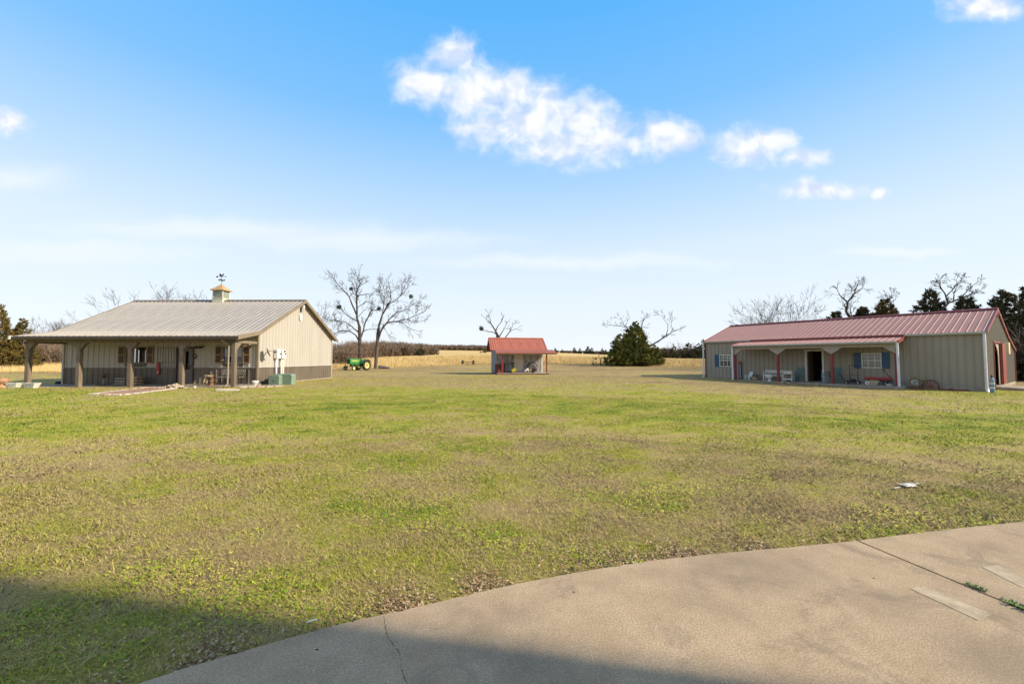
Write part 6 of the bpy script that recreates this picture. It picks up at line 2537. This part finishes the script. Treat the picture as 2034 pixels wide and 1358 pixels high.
# gas cylinder
p = atd(1971.5, 779, 21.2)
t = thing('gas_cylinder', 'slim blue-grey gas cylinder standing off the barn corner', 'gas cylinder', (p.x, p.y, tz(p.x, p.y)))
mb = MB()
mb.lathe([(.001, 0), (.085, 0), (.09, .03), (.09, .60), (.075, .68), (.035, .73), (.035, .76), (.001, .76)], 16)
o_ = mb.build('cylinder_body', GASBLUE, t, smooth=True)
mb = MB()
mb.lathe([(.001, .76), (.045, .76), (.045, .86), (.03, .88), (.001, .88)], 12)
mb.build('valve_cap', DKMETAL, t)
for z in (.2, .42):
    mb = MB()
    mb.lathe([(.0915, z), (.0915, z + .07)], 16)
    mb.build('paint_band', UTIL, o_)

# ================================================================== things on the shed porch


def sthing(name, label, cat, x, y, rz=0.0, group=None):
    return thing(name, label, cat, spos(x, y, .0), SA + rz, group)


t = sthing('red_drum', 'dark red steel drum by the left post of the shed porch', 'drum', .12, -.55)
mb = MB()
mb.lathe([(.001, 0), (.28, 0), (.28, .28), (.29, .30), (.28, .32), (.28, .56), (.29, .58), (.28, .60), (.28, .86), (.26, .86), (.25, .83), (.001, .83)], 18)
mb.build('drum_body', pm('dark_red_drum', (.10, .018, .014), .5, .2, 4), t)
t = sthing('work_stand', 'dark metal work table left of the cream shed door', 'table', 1.18, -.45)
mb = MB()
mb.box(-.42, .48, -.25, .25, .88, .94)
mb.box(.3, .62, -.06, .06, .945, 1.0)
mb.build('table_top', DKMETAL, t)
for sx in (-.38, .42):
    for sy in (-.2, .2):
        mb = MB()
        mb.box(sx - .03, sx + .03, sy - .03, sy + .03, 0, .879)
        mb.build('leg', DKMETAL, t)
mb = MB()
mb.box(-.34, .38, -.22, .22, .25, .29)
mb.build('lower_shelf', TINBLUE, t)
mb = MB()
mb.cyl((-.40, .23, .94), (-.40, .23, 1.42), .025, 8)
mb.lathe([(.001, 1.40), (.05, 1.42), (.06, 1.48), (.001, 1.52)], 10, (-.40, .23, 0))
mb.build('upright_lamp', UGREY, t)
t = sthing('yellow_bucket', 'bright yellow plastic bucket tipped over on the shed deck', 'bucket', 1.62, -1.05)
mb = MB()
q_ = Matrix.Rotation(R(60), 3, 'Y')
mb.lathe([(.001, 0), (.15, 0), (.2, .40), (.21, .42), (.19, .42), (.14, .02), (.001, .02)], 16, (-.24, 0, .17), q_)
mb.build('pail', YELLOW, t)
t = sthing('spoked_wheel', 'large old wheel rim leaning on the shed wall right of the door', 'wheel', 3.55, -.22)
mb = MB()
mb.tube([(.52 * math.cos(a), .16 - .1 * math.sin(a), .5 + .5 * math.sin(a)) for a in np.linspace(0, 6.2832, 32)], .035, 7, cap=False)
mb.build('rim', RUBBER, t)
for k in range(10):
    mb = MB()
    a = k * math.pi / 5
    mb.cyl((0, .16, .5), (.5 * math.cos(a), .16 - .1 * math.sin(a), .5 + .5 * math.sin(a)), .01, 5)
    mb.build('spoke', DKMETAL, t)
t = sthing('garden_tiller', 'small tiller engine with tan tank in front of the leaning wheel', 'tiller', 3.45, -.75)
mb = MB()
mb.lathe([(.001, .0), (.16, .02), (.2, .14), (.16, .26), (.001, .28)], 14, (-.22, 0, .12))
mb.build('fuel_tank', CARD, t)
mb = MB()
mb.box(-.05, .3, -.14, .14, .14, .42)
mb.cyl((.1, -.16, .34), (.1, -.22, .34), .12, 14)
mb.build('engine', DKMETAL, t, bevel=.02)
for sy in (-.2, .2):
    a_, b_ = MB(), MB()
    wheel_mb(a_, b_, (0.0, sy, .14), (0, -1, 0), .14, .07, .07, 16)
    w_ = a_.build('wheel', RUBBER, t)
    b_.build('rim', RUST, w_)
mb = MB()
mb.tube([(.25, 0, .38), (.45, 0, .62), (.55, .05, .58)], .02, 6)
mb.box(.32, .52, -.1, .1, .40, .52)
mb.build('handle', pm('tan_leather', (.38, .24, .10), .7, .15, 5), t)
t = sthing('white_cloth', 'pile of white sacks against the shed wall right of the door', 'sacks', 2.92, -.25)
rnd = random.Random(8)
for k in range(3):
    bm = bmesh.new()
    bmesh.ops.create_icosphere(bm, subdivisions=2, radius=.17)
    for v_ in bm.verts:
        v_.co *= 1 + rnd.uniform(-.2, .2)
        v_.co.z *= 1.2
    me = bpy.data.meshes.new('sack')
    bm.to_mesh(me)
    bm.free()
    me.materials.append(WHITEW)
    me.polygons.foreach_set('use_smooth', [True] * len(me.polygons))
    link('sack', me, t).location = (-.12 + k * .14, 0, .18 + .10 * (k == 1))

# ================================================================== tractor


def make_tractor():
    base = atd(717, 736, 54.5)
    hd = R(-90 - 27)     # local +x is forward
    t = thing('tractor', 'old green farm tractor with yellow wheels and a bar frame above', 'tractor', (base.x, base.y, tz(base.x, base.y)), hd)
    mb = MB()
    mb.prism([(.35, .80), (1.95, .80), (2.02, .95), (2.0, 1.42), (1.9, 1.50), (.35, 1.46)], .56, lambda a, b, c: (a, -.28 + c, b))
    hood = mb.build('hood', JDGREEN, t, bevel=.05)
    mb = MB()
    mb.box(2.03, 2.06, -.24, .24, .82, 1.40)
    for k in range(7):
        mb.box(2.061, 2.075, -.21 + k * .065, -.185 + k * .065, .86, 1.36)
    mb.build('grille', DKGREEN, hood)
    for sy in (-1, 1):
        mb = MB()
        mb.box(.6, 1.8, sy * .281, sy * .292, 1.18, 1.26)
        mb.build('side_stripe', JDYELLOW, hood)
    mb = MB()
    mb.box(-.35, 1.7, -.2, .2, .48, .82)
    mb.box(.5, 1.3, -.34, .34, .55, .78)
    mb.build('engine_block', DKGREEN, t, bevel=.03)
    mb = MB()
    mb.box(-.45, .36, -.24, .24, .60, 1.1)
    mb.build('transmission', JDGREEN, t, bevel=.04)
    mb = MB()
    mb.lathe([(.03, 1.48), (.03, 1.95), (.045, 1.96), (.045, 2.1), (.001, 2.1)], 10, (1.2, .12, 0))
    mb.build('exhaust_pipe', RUST, t)
    mb = MB()
    mb.cyl((1.55, -.1, 1.48), (1.55, -.1, 1.75), .03, 8)
    mb.lathe([(.001, 1.75), (.08, 1.75), (.08, 1.88), (.001, 1.9)], 10, (1.55, -.1, 0))
    mb.build('air_intake', DKMETAL, t)
    for sy in (-1, 1):
        a_, b_ = MB(), MB()
        wheel_mb(a_, b_, (-.15, sy * .82, .66), (0, sy, 0), .66, .34, .42, 32, lug=.05)
        w_ = a_.build('rear_wheel', RUBBER, t)
        b_.build('rim', JDYELLOW, w_)
        mb = MB()
        mb.cyl((-.15, sy * .80, .66), (-.15, sy * .98, .66), .07, 10)
        mb.build('hub', DKGREEN, w_)
        mb = MB()
        mb.tube([(-.15 + .74 * math.cos(a), sy * .62, .66 + .74 * math.sin(a)) for a in np.linspace(R(20), R(140), 10)], .02, 5)
        prof = [(-.15 + .76 * math.cos(a), .66 + .76 * math.sin(a)) for a in np.linspace(R(15), R(150), 12)]
        for (p0, p1) in zip(prof[:-1], prof[1:]):
            mb.add([(p0[0], sy * .45, p0[1]), (p1[0], sy * .45, p1[1]), (p1[0], sy * .95, p1[1]), (p0[0], sy * .95, p0[1])], [(0, 1, 2, 3)])
        mb.build('fender', JDGREEN, t)
        a_, b_ = MB(), MB()
        wheel_mb(a_, b_, (1.85, sy * .74, .30), (0, sy, 0), .30, .16, .20, 24)
        w_ = a_.build('front_wheel', RUBBER, t)
        b_.build('rim', JDYELLOW if sy > 0 else UGREY, w_)
        mb = MB()
        mb.beam((1.85, sy * .16, .50), (1.85, sy * .64, .46), .07, .07)
        mb.cyl((1.85, sy * .64, .5), (1.85, sy * .64, .28), .035, 8)
        mb.build('axle_arm', DKMETAL, t)
    mb = MB()
    mb.cyl((-.15, -.78, .66), (-.15, .78, .66), .10, 12)
    mb.build('rear_axle', JDGREEN, t)
    mb = MB()
    mb.box(-.55, -.15, -.22, .22, 1.12, 1.17)
    mb.prism([(-.58, 1.1), (-.52, 1.1), (-.60, 1.5), (-.66, 1.48)], .44, lambda a, b, c: (a, -.22 + c, b))
    mb.build('seat', JDYELLOW, t)
    mb = MB()
    mb.cyl((.35, 0, 1.30), (.08, 0, 1.46), .018, 8)
    q_ = Vector((0, 0, 1)).rotation_difference(Vector((-.8, 0, .5)).normalized()).to_matrix()
    mb.tube([Vector((.08, 0, 1.46)) + q_ @ Vector((.2 * math.cos(a), .2 * math.sin(a), 0)) for a in np.linspace(0, 6.2832, 20)], .015, 6, cap=False)
    mb.build('steering_wheel', IRON, t)
    # bar frame carried above the hood
    mb = MB()
    mb.tube([(.9, -1.35, 2.05), (.9, 1.25, 2.08)], .055, 7)
    mb.tube([(1.0, .26, 1.44), (.9, .26, 2.06)], .025, 6)
    mb.tube([(1.0, -.26, 1.44), (.9, -.26, 2.06)], .025, 6)
    mb.tube([(1.75, -.95, .45), (1.5, -.98, 1.3), (.95, -1.0, 2.05)], .022, 6)
    mb.tube([(-.1, .98, .72), (.2, .99, 1.4), (.88, 1.0, 2.07)], .022, 6)
    mb.build('bar_frame', RUST, t)


make_tractor()
# old axle with two tyres at the field edge
a0, a1 = atd(920.5, 723.5, 82), atd(942, 723.5, 82)
mid = (a0 + a1) / 2
t = thing('wheel_axle', 'old trailer axle with two dark tyres at the edge of the golden field', 'axle', (mid.x, mid.y - 1.5, tz(mid.x, mid.y)), R(-12))
for sx in (-1, 1):
    a_, b_ = MB(), MB()
    wheel_mb(a_, b_, (sx * 1.08, 0, .42), (sx, 0, 0), .42, .26, .22, 22)
    w_ = a_.build('wheel', RUBBER, t)
    b_.build('rim', RUST, w_)
mb = MB()
mb.cyl((-1.05, 0, .42), (1.05, 0, .42), .05, 10)
mb.build('axle_tube', RUST, t)
# rocks at the foot of the right tree
rnd = random.Random(31)
for k, (px, labl, r_) in enumerate(((757, 'grey boulder touching the trunk of the right bare tree', .42), (762, 'second boulder right of the bare tree trunk', .36), (767, 'third boulder right of the bare tree trunk', .30), (772.5, 'outermost boulder right of the bare tree trunk', .24))):
    X = pxy(px, 61)
    t = thing('boulder', labl, 'rock', (X, 61, tz(X, 61)), rnd.uniform(0, 6), 'boulders by the bare tree')
    bm = bmesh.new()
    bmesh.ops.create_icosphere(bm, subdivisions=2, radius=r_)
    for v_ in bm.verts:
        v_.co *= 1 + rnd.uniform(-.15, .15)
        v_.co.z *= .75
    me = bpy.data.meshes.new('stone')
    bm.to_mesh(me)
    bm.free()
    me.materials.append(STONEG)
    link('stone', me, t).location.z = r_ * .55

# ================================================================== small things on the lawn and drive
p = gnd(1803, 958, -.1)
t = thing('crushed_carton', 'crushed white paper litter lying on the lawn above the driveway', 'litter', (p.x, p.y, tz(p.x, p.y)), .3)
mb = MB()
mb.add([(-.10, -.04, .02), (.08, -.06, .025), (.12, .05, .02), (-.06, .07, .03), (.0, .0, .042), (.03, .02, .040)], [(0, 1, 4), (1, 5, 4), (1, 2, 5), (2, 3, 5), (3, 4, 5), (3, 0, 4), (0, 3, 2, 1)])
mb.build('carton', WHITEM, t)
mb = MB()
for k in range(7):
    a = random.uniform(0, 6.28)
    c = Vector((random.uniform(-.22, .2), random.uniform(-.1, .05), .03))
    mb.beam(c, c + Vector((math.cos(a) * .12, math.sin(a) * .05, random.uniform(-.01, .02))), .025, .004)
mb.build('shred', PALEST, t)
for (px, py, L, an, labl) in ((620, 1227, .075, .3, 'pale dry leaf on the grass beside the driveway edge'), (903, 899, .10, .1, 'small pale scrap in the middle of the lawn'), (162, 935, .07, .4, 'tiny white scrap on the left part of the lawn')):
    p = gnd(px, py, -.1)
    t = thing('dry_leaf', labl, 'leaf', (p.x, p.y, tz(p.x, p.y) + .035), an)
    mb = MB()
    mb.add([(-L / 2, 0, 0), (-L * .2, -L * .14, .008), (L * .25, -L * .12, .012), (L / 2, 0, .004), (L * .25, L * .12, .010), (-L * .2, L * .14, .006), (-L * .2, 0, .0), (L * .25, 0, .004)],
           [(0, 1, 6), (1, 2, 7, 6), (2, 3, 7), (3, 4, 7), (4, 5, 6, 7), (5, 0, 6)])
    mb.build('blade', WHITEW, t)


def weed(px, py, n, size, label, seed):
    p = gnd(px, py, ZS)
    rg = np.random.default_rng(seed)
    t = thing('weed', label, 'weed', (p.x, p.y, ZS), 0, 'weeds in the driveway joint')
    off = rg.random(n) * size * 2.2 - size * 1.1
    an = rg.random(n) * 6.283
    ln = size * (.3 + .5 * rg.random(n))
    bx, by = np.array([jd.x, jd.y])
    x0, y0 = bx * off, by * off
    x1, y1 = x0 + np.cos(an) * ln, y0 + np.sin(an) * ln
    w = size * .10
    V_ = np.stack([np.stack([x0, y0, np.full(n, -.01)], 1), np.stack([(x0 + x1) / 2 - np.sin(an) * w, (y0 + y1) / 2 + np.cos(an) * w, ln * .5], 1), np.stack([x1, y1, ln * .45], 1), np.stack([(x0 + x1) / 2 + np.sin(an) * w, (y0 + y1) / 2 - np.cos(an) * w, ln * .5], 1)], 1).reshape(-1, 3)
    link('foliage', np_mesh('foliage', V_, np.arange(n * 4).reshape(-1, 4), pm('weed_leaf', (.10, .17, .03), .7, .2, 20)), t)


weed(1937, 1167, 60, .05, 'low green weeds growing in the middle of the driveway joint', 1)
weed(2028, 1208, 60, .06, 'brownish weed tuft in the driveway joint at the right edge', 2)
weed(1998, 1192, 20, .03, 'thin weed sprig between the two larger tufts in the joint', 3)
